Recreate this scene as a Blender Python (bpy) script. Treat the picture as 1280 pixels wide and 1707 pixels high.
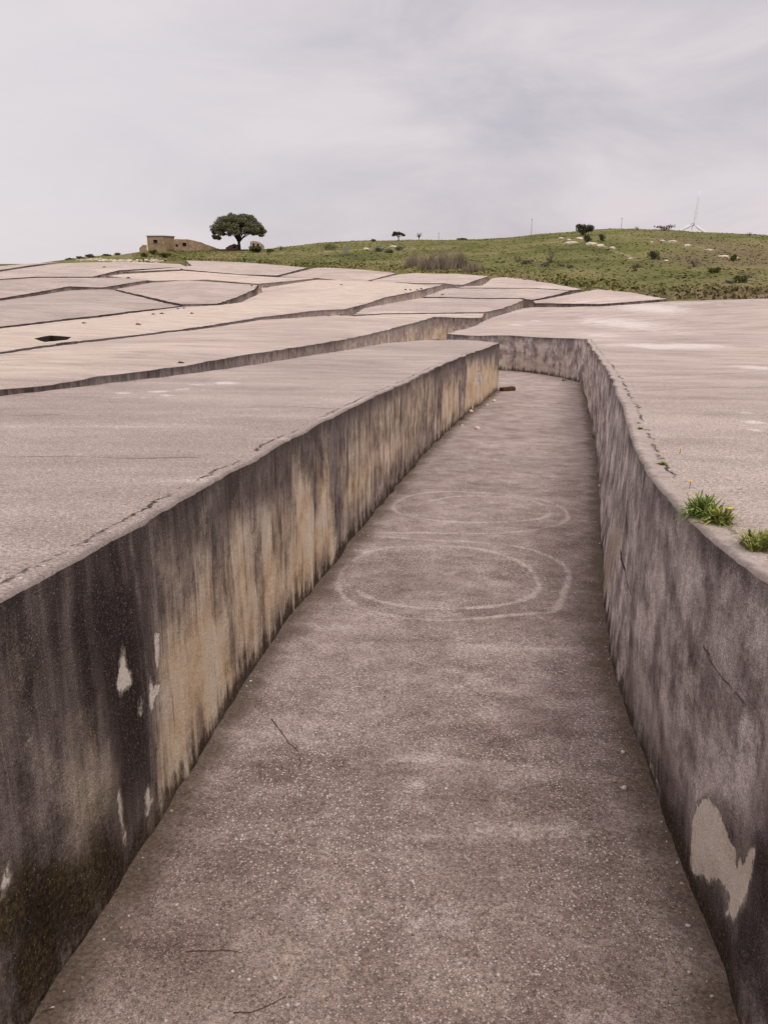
import bpy, bmesh, math, random
import numpy as np
from mathutils import Vector, Matrix
from mathutils.geometry import delaunay_2d_cdt

for o in list(bpy.data.objects): bpy.data.objects.remove(o)
S = bpy.context.scene
COL = S.collection
R = math.radians
rng = np.random.default_rng(7)
random.seed(7)

# ------------------------------------------------------------------ camera
cam_d = bpy.data.cameras.new('camera')
cam_d.sensor_fit = 'VERTICAL'; cam_d.sensor_height = 36.0
PITCH = math.atan(423/1450)
cam_d.lens = 1450/1707*36
cam_d.clip_start = .05; cam_d.clip_end = 9000
cam = bpy.data.objects.new('camera', cam_d); COL.objects.link(cam)
cam.location = (0, 0, 0); cam.rotation_euler = (math.pi/2-PITCH, 0, 0)
S.camera = cam

# ------------------------------------------------------------------ sky
SUN_EL, SUN_AZ = R(58), R(150)      # weak light through the cloud, from behind the camera and to the right
W = bpy.data.worlds.new('World'); S.world = W; W.use_nodes = True
nt = W.node_tree; nt.nodes.clear()
def wn(t, **k):
    n = nt.nodes.new(t)
    for a, b in k.items(): setattr(n, a, b)
    return n
out = wn('ShaderNodeOutputWorld')
sky = wn('ShaderNodeTexSky', sky_type='NISHITA', sun_disc=False)
sky.sun_elevation = SUN_EL; sky.sun_rotation = SUN_AZ
bg1 = wn('ShaderNodeBackground'); bg1.inputs[1].default_value = .08
nt.links.new(sky.outputs[0], bg1.inputs[0])
tc = wn('ShaderNodeTexCoord')
mp = wn('ShaderNodeMapping'); mp.inputs['Scale'].default_value = (1.3, 1.0, 3.4); mp.inputs['Rotation'].default_value = (0, R(14), 0)
nt.links.new(tc.outputs['Generated'], mp.inputs[0])
n1 = wn('ShaderNodeTexNoise'); n1.inputs['Scale'].default_value = 3.2; n1.inputs['Detail'].default_value = 9; n1.inputs['Roughness'].default_value = .58; n1.inputs['Distortion'].default_value = .35
nt.links.new(mp.outputs[0], n1.inputs[0])
cr = wn('ShaderNodeValToRGB')
e = cr.color_ramp.elements
e[0].position = .34; e[0].color = (.505, .475, .525, 1)
e[1].position = .66; e[1].color = (.69, .63, .655, 1)
nt.links.new(n1.outputs[0], cr.inputs[0])
# a thin bright area in the cloud deck low on the left
dot = wn('ShaderNodeVectorMath', operation='DOT_PRODUCT')
dot.inputs[1].default_value = (-.62, .76, .20)
nt.links.new(tc.outputs['Generated'], dot.inputs[0])
mr = wn('ShaderNodeMapRange', interpolation_type='SMOOTHSTEP'); mr.inputs[1].default_value = .70; mr.inputs[2].default_value = 1.06
nt.links.new(dot.outputs['Value'], mr.inputs[0])
mx = wn('ShaderNodeMix', data_type='RGBA')
mx.inputs[7].default_value = (.745, .70, .72, 1)
nt.links.new(mr.outputs[0], mx.inputs[0]); nt.links.new(cr.outputs[0], mx.inputs[6])
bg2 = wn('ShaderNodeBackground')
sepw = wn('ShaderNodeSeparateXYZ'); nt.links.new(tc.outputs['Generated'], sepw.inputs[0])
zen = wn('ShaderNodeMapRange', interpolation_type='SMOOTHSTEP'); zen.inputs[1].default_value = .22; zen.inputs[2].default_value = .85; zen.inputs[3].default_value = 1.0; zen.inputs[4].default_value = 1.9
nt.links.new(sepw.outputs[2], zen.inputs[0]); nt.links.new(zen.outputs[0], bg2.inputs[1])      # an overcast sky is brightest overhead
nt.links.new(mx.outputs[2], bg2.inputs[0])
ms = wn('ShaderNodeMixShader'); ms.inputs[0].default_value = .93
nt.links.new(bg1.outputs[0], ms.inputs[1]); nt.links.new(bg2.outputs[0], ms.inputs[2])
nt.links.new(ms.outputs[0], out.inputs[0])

sun_d = bpy.data.lights.new('sun', 'SUN'); sun_d.energy = 1.3; sun_d.angle = R(24); sun_d.color = (1, .95, .9)
sun = bpy.data.objects.new('sun', sun_d); COL.objects.link(sun)
sv = Vector((math.sin(SUN_AZ)*math.cos(SUN_EL), math.cos(SUN_AZ)*math.cos(SUN_EL), math.sin(SUN_EL)))
sun.rotation_euler = sv.to_track_quat('Z', 'Y').to_euler()
vs = S.view_settings
vs.view_transform = 'Standard'; vs.look = 'None'; vs.exposure = 0.12; vs.gamma = 1
S.cycles.max_bounces = 6

# ------------------------------------------------------------------ measured tables (metres)
HILL = {'az': [-0.8006, -0.56, -0.4019, -0.3377, -0.3136, -0.2832, -0.2646, -0.2553, -0.2209, -0.2146, -0.1892, -0.1572, -0.1248, -0.1052, -0.0829, -0.0658, -0.0263, 0.0132, 0.0329,
        0.0723, 0.0788, 0.1049, 0.114, 0.1373, 0.1724, 0.1882, 0.2258, 0.232, 0.2381, 0.2811, 0.2932, 0.3053, 0.3232, 0.3526, 0.3983, 0.4639, 0.5157, 0.611, 0.8015],
 'eb': [-0.01764, -0.01326, -0.01145, -0.0039, -0.00393, -0.00397, -0.00399, -0.00365, -0.0024, -0.00217, -0.00302, -0.00408, -0.00661, -0.00813, -0.00985, -0.01043, -0.01179,
        -0.01435, -0.01563, -0.01615, -0.01623, -0.01808, -0.01873, -0.02117, -0.0249, -0.02681, -0.03137, -0.03213, -0.03313, -0.04014, -0.04214, -0.0426, -0.04221, -0.04156,
        -0.04052, -0.03895, -0.03764, -0.03546, -0.03002],
 'es': [-0.02662, -0.02143, -0.00968, -0.0021, 0.00151, 0.00335, 0.00582, 0.00706, 0.00835, 0.00836, 0.00841, 0.00908, 0.01037, 0.01228, 0.01444, 0.0161, 0.01801, 0.01865, 0.01885,
        0.01923, 0.01934, 0.01979, 0.0203, 0.02158, 0.02486, 0.02633, 0.02917, 0.02973, 0.03029, 0.02935, 0.02839, 0.02744, 0.02601, 0.02456, 0.02182, 0.01724, 0.01312, 0.00546,
        0.00022],
 'rb': [180.0, 190.0, 200.0, 207.0, 208.1, 209.4, 210.2, 212.8, 222.1, 223.9, 215.7, 205.4, 190.1, 180.9, 170.4, 167.5, 161.0, 151.1, 146.2, 142.3, 141.6, 133.6, 130.8, 123.4,
        112.2, 108.0, 97.8, 96.2, 94.9, 86.4, 84.0, 80.0, 80.0, 80.0, 80.0, 82.7, 85.0, 86.4, 90.0],
 'rs': [230.0, 231.3, 232.0, 234.7, 235.7, 236.9, 237.6, 238.0, 241.5, 242.2, 244.8, 248.0, 250.5, 252.0, 253.7, 255.0, 252.5, 250.0, 251.1, 253.2, 253.6, 255.0, 254.7, 253.8,
        252.5, 251.9, 250.5, 250.2, 250.0, 242.5, 240.4, 238.2, 235.0, 233.1, 230.0, 228.7, 227.6, 225.4, 220.0]}
LEFT_WALL = [(-1.41, 2.814), (-1.34, 3.265), (-1.228, 4.415), (-1.028, 6.473), (-0.546, 9.353), (0.427, 15.066), (1.831, 21.874), (4.102, 31.281)]
RIGHT_WALL = [(1.438, 2.815), (1.491, 3.15), (1.527, 3.643), (1.612, 4.401), (1.699, 5.205), (1.818, 6.302), (2.402, 9.107), (3.823, 14.973), (5.482, 22.801), (7.76, 34.14)]
RIGHT_LEAN = [0.005, 0.01, -0.01, -0.05, -0.035, 0.05, 0.125, 0.045, -0.04, 0.05]
LEFT_BACK = [(2.367, 33.835), (1.357, 33.284), (0.0, 30.458), (-1.818, 22.197), (-3.109, 16.797), (-4.14, 13.672), (-4.946, 11.175), (-5.752, 9.189)]
A_FRONT = [(7.601, 36.854), (6.91, 38.704), (6.179, 40.028), (5.451, 40.764), (4.052, 39.826), (2.97, 41.731)]
A_BACK = [(6.474, 59.252), (8.277, 65.37), (11.613, 74.504), (14.106, 72.398), (17.101, 70.718), (20.356, 72.215), (23.099, 73.277), (27.211, 72.489), (30.558, 71.256), (37.361, 64.846)]
BLOCKS = {'B': [(-6.224, 9.971), (-5.407, 12.247), (-4.968, 13.113), (-4.785, 14.982), (-4.083, 17.533), (-3.575, 21.824), (-2.411, 28.349), (-1.012, 37.303), (0.642, 47.433),
       (3.407, 61.631), (6.582, 60.238), (7.496, 66.25), (0.0, 64.608), (-2.096, 62.188), (-3.478, 64.53), (-7.792, 56.322), (-8.893, 45.327), (-9.596, 39.338), (-9.681, 26.856),
       (-9.359, 21.44), (-10.023, 17.439)],
 'C': [(-2.149, 63.775), (-1.717, 72.931), (0.0, 79.549), (3.579, 89.007), (6.609, 88.83), (12.893, 84.342), (12.849, 82.575), (9.846, 73.22), (7.58, 67.828), (0.0, 66.166)],
 'D': [(-10.781, 18.341), (-9.719, 22.276), (-10.309, 28.62), (-10.105, 41.449), (-8.424, 60.948), (-5.197, 70.212), (-3.148, 72.001), (0.0, 89.703), (7.604, 113.924),
       (4.574, 114.225), (0.0, 121.775), (-9.517, 127.506), (-14.687, 108.274), (-13.6, 100.13), (-13.326, 82.722), (-14.622, 77.728), (-17.049, 75.721), (-18.87, 65.926),
       (-19.542, 55.685), (-19.076, 44.047), (-17.702, 30.31)],
 'E': [(8.408, 107.564), (9.847, 109.219), (11.837, 108.762), (14.792, 123.352), (17.628, 126.688), (19.371, 116.267), (20.909, 94.788), (19.629, 94.095), (16.762, 100.341)],
 'F': [(13.22, 77.833), (13.542, 80.739), (20.692, 91.534), (22.612, 93.974), (23.82, 86.833), (23.951, 75.687), (20.935, 74.291), (17.594, 72.779)],
 'G': [(3.961, 90.96), (6.967, 104.232), (7.965, 106.43), (16.596, 99.328), (19.323, 93.205), (17.252, 88.865), (13.493, 82.112), (13.363, 84.463), (13.08, 85.589),
       (6.716, 90.294)],
 'H': [(-19.938, 34.176), (-20.043, 46.307), (-20.582, 58.681), (-19.579, 68.441), (-17.528, 76.719), (-24.236, 90.406), (-31.654, 104.749), (-33.133, 105.914), (-36.367, 103.59),
       (-36.312, 93.467), (-36.752, 85.602), (-36.722, 63.366)],
 'I': [(-31.646, 105.914), (-31.077, 120.071), (-24.204, 123.041), (-16.056, 114.535), (-15.292, 105.914), (-15.006, 91.405), (-15.073, 80.751), (-17.888, 79.749),
       (-23.887, 91.405)],
 'J1': [(-39.139, 67.601), (-38.364, 89.426), (-39.25, 111.951), (-34.375, 109.477), (-33.041, 127.778), (-38.946, 132.888), (-42.929, 132.888), (-51.338, 132.888),
        (-53.82, 126.16), (-63.59, 110.701)],
 'J3': [(-65.017, 113.228), (-55.198, 129.438), (-52.722, 136.522), (-44.086, 136.522), (-46.653, 159.572), (-42.176, 167.131), (-38.425, 175.436), (-42.686, 189.296),
        (-55.138, 202.882), (-69.931, 202.882), (-67.364, 172.577), (-64.956, 152.66), (-69.711, 121.538)],
 'J4': [(-73.235, 127.778), (-67.859, 159.572), (-70.872, 181.666), (-73.008, 207.853), (-75.328, 189.296), (-74.522, 175.436), (-83.695, 146.301)],
 'K1': [(-44.149, 152.66), (-40.982, 164.534), (-37.89, 178.431), (-47.809, 218.685), (-32.276, 202.882), (-14.432, 169.811), (-16.625, 140.328), (-23.038, 144.275),
        (-36.057, 162.016)],
 'K2': [(-15.817, 136.522), (-13.454, 162.016), (-11.876, 175.417), (-4.276, 160.907), (1.949, 146.536), (-2.306, 123.546), (-5.783, 123.917), (-9.985, 132.659)],
 'K3': [(-1.811, 123.493), (2.464, 142.441), (4.86, 146.154), (11.269, 141.172), (15.053, 129.955), (9.708, 111.86), (7.781, 116.626), (4.681, 116.941), (0.802, 120.204)],
 'P': [(-42.236, 144.275), (-34.998, 157.2), (-22.724, 142.285), (-16.144, 134.682), (-10.609, 132.73), (-10.03, 130.919), (-16.429, 117.238), (-25.121, 127.778),
       (-31.894, 124.581), (-38.503, 132.888), (-42.383, 138.406)]}
PIT = [(-11.8, 29.797), (-12.354, 32.803), (-11.312, 32.047), (-10.777, 30.107), (-10.749, 27.986)]
LEFT_PAINT = [('cream', 1.0,
  [(1.454, 0.216), (1.546, 0.544), (1.643, 0.944), (1.913, 0.949), (2.201, 0.958), (2.515, 0.929), (2.904, 0.68), (2.964, 0.354), (3.131, 0.111), (2.796, 0.096), (2.364, 0.148),
   (2.239, 0.124), (2.123, 0.249), (1.909, 0.235), (1.738, 0.086), (1.571, -0.075), (1.465, 0.033)]),
 ('cream', 0.75, [(2.145, 0.979), (2.332, 1.155), (2.436, 1.203), (2.592, 1.156), (2.812, 1.003), (2.945, 0.688)]),
 ('cream', 0.9, [(2.975, 0.631), (3.085, 1.144), (3.237, 1.171), (3.448, 1.139), (3.595, 0.656), (3.629, 0.285), (3.6, 0.113), (3.148, 0.203)]),
 ('cream', 0.85, [(3.728, 0.352), (3.865, 1.081), (4.154, 1.087), (4.43, 0.774), (4.639, 0.488), (4.656, 0.19), (4.32, 0.249), (3.874, 0.218)]),
 ('cream', 0.95,
  [(4.665, 0.275), (4.818, 0.726), (4.981, 1.262), (5.252, 1.269), (5.463, 1.079), (5.612, 0.736), (6.06, 0.629), (6.381, 0.17), (5.753, 0.182), (5.128, 0.059), (4.755, 0.156)]),
 ('cream', 1.0, [(5.927, 0.661), (5.851, 1.283), (6.108, 1.207), (6.287, 0.844), (6.454, 0.149), (6.161, 0.163)]),
 ('flake', 1.0, [(1.008, 1.015), (1.08, 1.176), (1.115, 1.162), (1.128, 1.043), (1.193, 0.98), (1.162, 0.928), (1.029, 0.941)]),
 ('flake', 1.0, [(1.471, 1.085), (1.52, 1.101), (1.568, 1.065), (1.535, 0.953), (1.469, 0.857), (1.456, 0.951)]),
 ('flake', 1.0, [(1.349, 0.823), (1.386, 0.894), (1.441, 0.834), (1.526, 0.795), (1.541, 0.751), (1.441, 0.726), (1.354, 0.678)]),
 ('flake', 1.0, [(0.87, 0.465), (0.904, 0.486), (0.936, 0.424), (0.979, 0.222), (0.972, 0.137), (0.904, 0.185), (0.877, 0.325)]),
 ('flake', 1.0, [(1.203, 0.275), (1.258, 0.287), (1.303, 0.175), (1.296, 0.142), (1.206, 0.144)]),
 ('flake', 1.0, [(0.161, 1.135), (0.209, 1.162), (0.24, 1.153), (0.23, 1.125), (0.178, 1.113)]),
 ('flake', 1.0, [(-0.109, 0.666), (-0.088, 0.768), (-0.042, 0.801), (-0.016, 0.756), (-0.049, 0.673)]),
 ('flake', 0.8, [(1.195, 0.741), (1.205, 0.823), (1.265, 0.793), (1.249, 0.714)]),
 ('grey', 0.9, [(0.375, 0.79), (0.542, 1.13), (0.795, 1.083), (0.844, 0.68), (0.912, 0.49), (0.825, 0.427), (0.656, 0.455), (0.43, 0.422), (0.298, 0.532)]),
 ('grey', 0.7, [(0.476, 1.092), (0.595, 1.431), (0.779, 1.588), (0.826, 1.37), (0.81, 1.076), (0.81, 0.921)]),
 ('grey', 0.6, [(0.03, 1.319), (0.122, 1.569), (0.28, 1.655), (0.366, 1.547), (0.296, 1.317), (0.122, 1.196)]),
 ('grey', 0.65, [(1.475, 1.623), (2.28, 1.655), (2.339, 1.351), (1.747, 1.159), (1.477, 1.221)]),
 ('cream', 0.45, [(1.504, 1.348), (2.225, 1.382), (3.03, 1.358), (5.733, 1.364), (6.308, 0.19), (4.607, 0.207), (2.399, 0.33), (1.511, 0.374)]),
 ('cream', 0.4, [(6.521, 0.774), (6.763, 1.403), (9.569, 1.626), (15.053, 1.718), (17.02, 0.13), (11.469, 0.4), (8.073, 0.18)]),
 ('grey', 0.6, [(0.124, 1.011), (0.281, 1.245), (0.467, 1.237), (0.411, 0.841), (0.272, 0.639), (0.088, 0.737)]),
 ('moss', 0.9,
  [(-0.049, 0.673), (0.088, 0.737), (0.298, 0.532), (0.477, 0.373), (0.756, 0.438), (0.98, 0.078), (0.565, 0.044), (0.331, 0.058), (0.006, 0.025), (-0.217, 0.164),
   (-0.114, 0.643)]),
 ('cream', 0.9, [(20.931, 0.155), (21.087, 1.312), (24.465, 1.167), (27.68, 1.043), (29.307, 0.241), (29.297, -0.115), (25.815, -0.185), (21.733, -0.099)]),
 ('cream', 0.65, [(16.371, 0.216), (16.547, 1.244), (18.228, 1.299), (19.732, 1.094), (19.897, 0.062), (17.034, 0.037)]),
 ('flake', 0.6, [(21.745, 0.838), (23.56, 1.104), (24.82, 0.72), (23.685, 0.568)]),
 ('cream', 0.55, [(10.701, 0.259), (8.424, 0.27), (6.931, 0.237), (6.728, 0.995), (8.884, 1.18), (12.978, 0.847), (13.689, 0.297)]),
 ('dark', 0.8, [(0.765, 0.945), (0.628, 1.446), (0.774, 1.702), (1.482, 1.654), (1.499, 1.109), (1.515, 0.745), (1.511, 0.374), (1.418, 0.044), (1.119, 0.146), (0.873, 0.647)]),
 ('dark', 0.6, [(0.054, 1.429), (0.114, 1.714), (0.538, 1.668), (0.595, 1.431), (0.443, 1.248), (0.239, 1.147), (0.112, 1.149)]),
 ('dark', 0.55, [(1.499, 1.109), (1.509, 1.581), (3.088, 1.671), (5.878, 1.588), (5.871, 0.771), (4.692, 0.957), (3.995, 1.15), (3.085, 1.234), (2.383, 1.259), (1.719, 1.024)])]
RIGHT_PAINT = [('flake', 1.0,
  [(0.902, 0.163), (0.941, 0.329), (0.852, 0.489), (0.737, 0.595), (0.612, 0.641), (0.535, 0.613), (0.376, 0.582), (0.313, 0.537), (0.112, 0.752), (0.072, 0.765), (0.07, 0.614),
   (0.151, 0.422), (0.206, 0.317), (0.371, 0.214), (0.369, 0.327), (0.485, 0.285), (0.682, 0.168), (0.886, 0.049)]),
 ('flake', 0.8, [(2.002, 0.068), (1.934, 0.138), (1.78, 0.112), (1.61, 0.132), (1.655, 0.034), (1.832, 0.019)]),
 ('grey', 0.9, [(6.109, -0.128), (5.853, 0.422), (4.758, 0.976), (4.169, 0.933), (4.773, 0.424), (5.239, 0.091)]),
 ('dark', 0.9,
  [(1.393, -0.066), (1.555, 0.106), (1.078, 0.257), (0.867, 0.081), (0.367, 0.202), (0.12, 0.461), (0.058, 0.735), (-0.077, 0.909), (-0.339, 0.335), (-0.187, 0.213),
   (0.222, 0.008), (0.699, -0.07), (1.102, -0.017)]),
 ('dark', 0.5, [(3.131, -0.133), (2.958, 0.099), (1.974, 0.439), (1.121, 0.356), (1.024, 0.292), (1.4, -0.051), (1.948, -0.05)]),
 ('crack', 1.0, [(1.044, 1.229), (1.007, 1.252), (0.734, 1.231), (0.58, 1.214), (0.405, 1.214), (0.415, 1.201), (0.594, 1.196), (0.76, 1.205)]),
 ('crack', 1.0, [(4.264, 0.827), (4.052, 0.885), (3.456, 0.831), (3.012, 0.823), (3.077, 0.794), (3.51, 0.79)]),
 ('dark', 0.5, [(2.942, 1.149), (2.78, 1.303), (2.599, 1.495), (2.496, 1.379), (2.72, 1.171)])]
RING_MARKS = [[(-0.062, 10.655), (0.618, 10.684), (1.388, 10.654), (2.048, 10.901), (2.495, 11.35), (2.633, 11.894), (2.564, 12.561), (2.225, 12.972), (1.518, 13.297), (0.953, 13.361),
  (0.468, 13.106), (0.18, 12.569), (0.104, 12.042), (0.252, 11.674), (0.653, 11.337), (1.296, 11.229), (1.971, 11.396), (2.275, 11.621), (2.401, 12.073), (2.367, 12.469),
  (2.118, 12.879), (1.676, 13.033), (1.115, 13.004), (0.676, 12.593)],
 [(0.0, 10.446), (0.449, 10.318), (1.042, 10.256), (1.546, 10.135), (1.859, 9.822), (2.046, 9.327), (2.019, 8.87), (1.848, 8.349), (1.695, 7.881), (1.633, 7.707), (1.368, 7.665),
  (0.952, 7.521), (0.554, 7.429), (0.112, 7.497), (-0.23, 7.735), (-0.385, 7.995), (-0.481, 8.371), (-0.462, 9.005), (-0.28, 9.611), (0.0, 9.964), (0.584, 10.041), (1.018, 10.003),
  (1.349, 9.75), (1.573, 9.358), (1.658, 8.858), (1.618, 8.44), (1.436, 8.089), (1.108, 7.863), (0.692, 7.764), (0.231, 7.784), (-0.118, 8.003), (-0.275, 8.28)],
 [(-0.191, 4.865), (0.23, 4.896), (0.755, 4.808), (0.98, 4.69)], [(-0.132, 4.103), (0.261, 4.053), (0.699, 4.145), (1.031, 4.139)], [(0.617, 6.842), (1.12, 6.761), (1.69, 6.803)]]
FLOOR_PALE = [(0.171, 4.592, 0.07, 0.09, 1.0), (0.555, 7.881, 0.22, 0.15, 0.8), (1.114, 6.721, 0.4, 0.25, 0.7), (-0.203, 6.753, 0.6, 0.3, 0.45), (0.847, 7.059, 0.5, 0.3, 0.5),
 (1.645, 7.081, 0.3, 0.3, 0.5), (0.29, 6.384, 0.5, 0.3, 0.4), (1.476, 5.285, 0.2, 0.3, 0.4)]
TOP_WHITE = [(8.55, 27.0, 1.36, 1.56, 1), (9.74, 27.78, 0.79, 0.99, 1), (7.86, 25.64, 0.45, 0.82, 0.9), (8.81, 25.86, 0.46, 0.81, 0.7), (5.74, 23.71, 0.14, 0.71, 0.8),
 (7.17, 16.82, 0.37, 0.55, 1), (3.55, 8.27, 0.1, 0.14, 0.9), (3.82, 9.07, 0.08, 0.11, 0.8), (3.35, 7.76, 0.07, 0.1, 0.9), (5.07, 12.42, 0.05, 0.1, 0.6),
 (13.33, 49.98, 1.83, 8.18, 0.8), (19.01, 63.53, 2.03, 6.26, 0.85), (9.91, 40.62, 1.09, 3.13, 0.7), (22.98, 67.12, 2.04, 2.93, 0.6), (7.78, 52.38, 0.36, 1.74, 0.8),
 (9.57, 56.29, 0.3, 1.45, 0.7), (-3.15, 12.15, 0.13, 0.22, 0.9), (-2.9, 12.56, 0.12, 0.19, 0.9), (-2.92, 11.57, 0.12, 0.16, 0.9), (-2.51, 13.89, 0.21, 0.29, 0.8),
 (-3.5, 11.84, 0.13, 0.17, 0.8), (-2.59, 12.5, 0.08, 0.19, 0.7), (-3.41, 11.19, 0.1, 0.11, 0.7), (-3.13, 11.3, 0.08, 0.12, 0.7), (-3.76, 10.63, 0.14, 0.14, 0.6),
 (-4.12, 10.25, 0.14, 0.13, 0.5), (-1.68, 3.65, 0.08, 0.11, 0.5), (-2.86, 13.39, 0.13, 0.21, 0.6)]
TOP_CRACKS = [[(3.751, 13.983), (4.621, 14.618), (5.523, 14.885), (6.949, 15.817), (7.931, 16.279)], [(3.17, 11.471), (4.033, 11.92), (5.507, 12.472)],
 [(-4.089, 9.18), (-3.771, 9.103), (-3.533, 9.231)], [(-1.555, 10.182), (-1.072, 10.294), (-0.596, 10.087)], [(-2.976, 6.592), (-2.477, 6.624), (-1.903, 6.578), (-1.451, 6.634)],
 [(-1.558, 16.221), (-0.905, 16.485), (-0.442, 16.083)], [(10.444, 32.371), (12.608, 35.069), (13.238, 33.058), (14.643, 33.729)],
 [(11.768, 42.41), (14.517, 42.082), (18.231, 42.152)]]
TOP_CREAM = [[(-10.556, 18.385), (-18.755, 43.298), (-18.871, 53.751), (-15.574, 74.738), (-10.516, 92.336), (-2.662, 99.449), (0.0, 107.167), (-1.153, 85.99), (-4.228, 78.679),
  (-8.783, 65.19), (-10.445, 42.86), (-10.309, 28.62), (-9.719, 22.276), (-10.125, 17.62)],
 [(-7.402, 12.792), (-8.518, 19.482), (-8.36, 23.597), (-6.317, 27.312), (-5.007, 23.698), (-5.807, 19.307), (-6.474, 14.729), (-6.439, 11.086)],
 [(-51.954, 159.572), (-45.9, 164.534), (-33.089, 146.301), (-17.883, 127.778), (-16.241, 115.871), (-24.808, 126.16), (-32.7, 127.778), (-38.503, 132.888)],
 [(-15.876, 113.228), (-9.651, 125.906), (0.0, 118.836), (6.478, 107.745), (0.642, 95.902), (-5.393, 100.779)],
 [(-55.138, 202.882), (-70.989, 218.685), (-71.275, 202.882), (-41.786, 185.269)], [(-4.017, 59.548), (0.0, 69.407), (7.221, 67.028), (0.0, 58.178)]]
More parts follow.
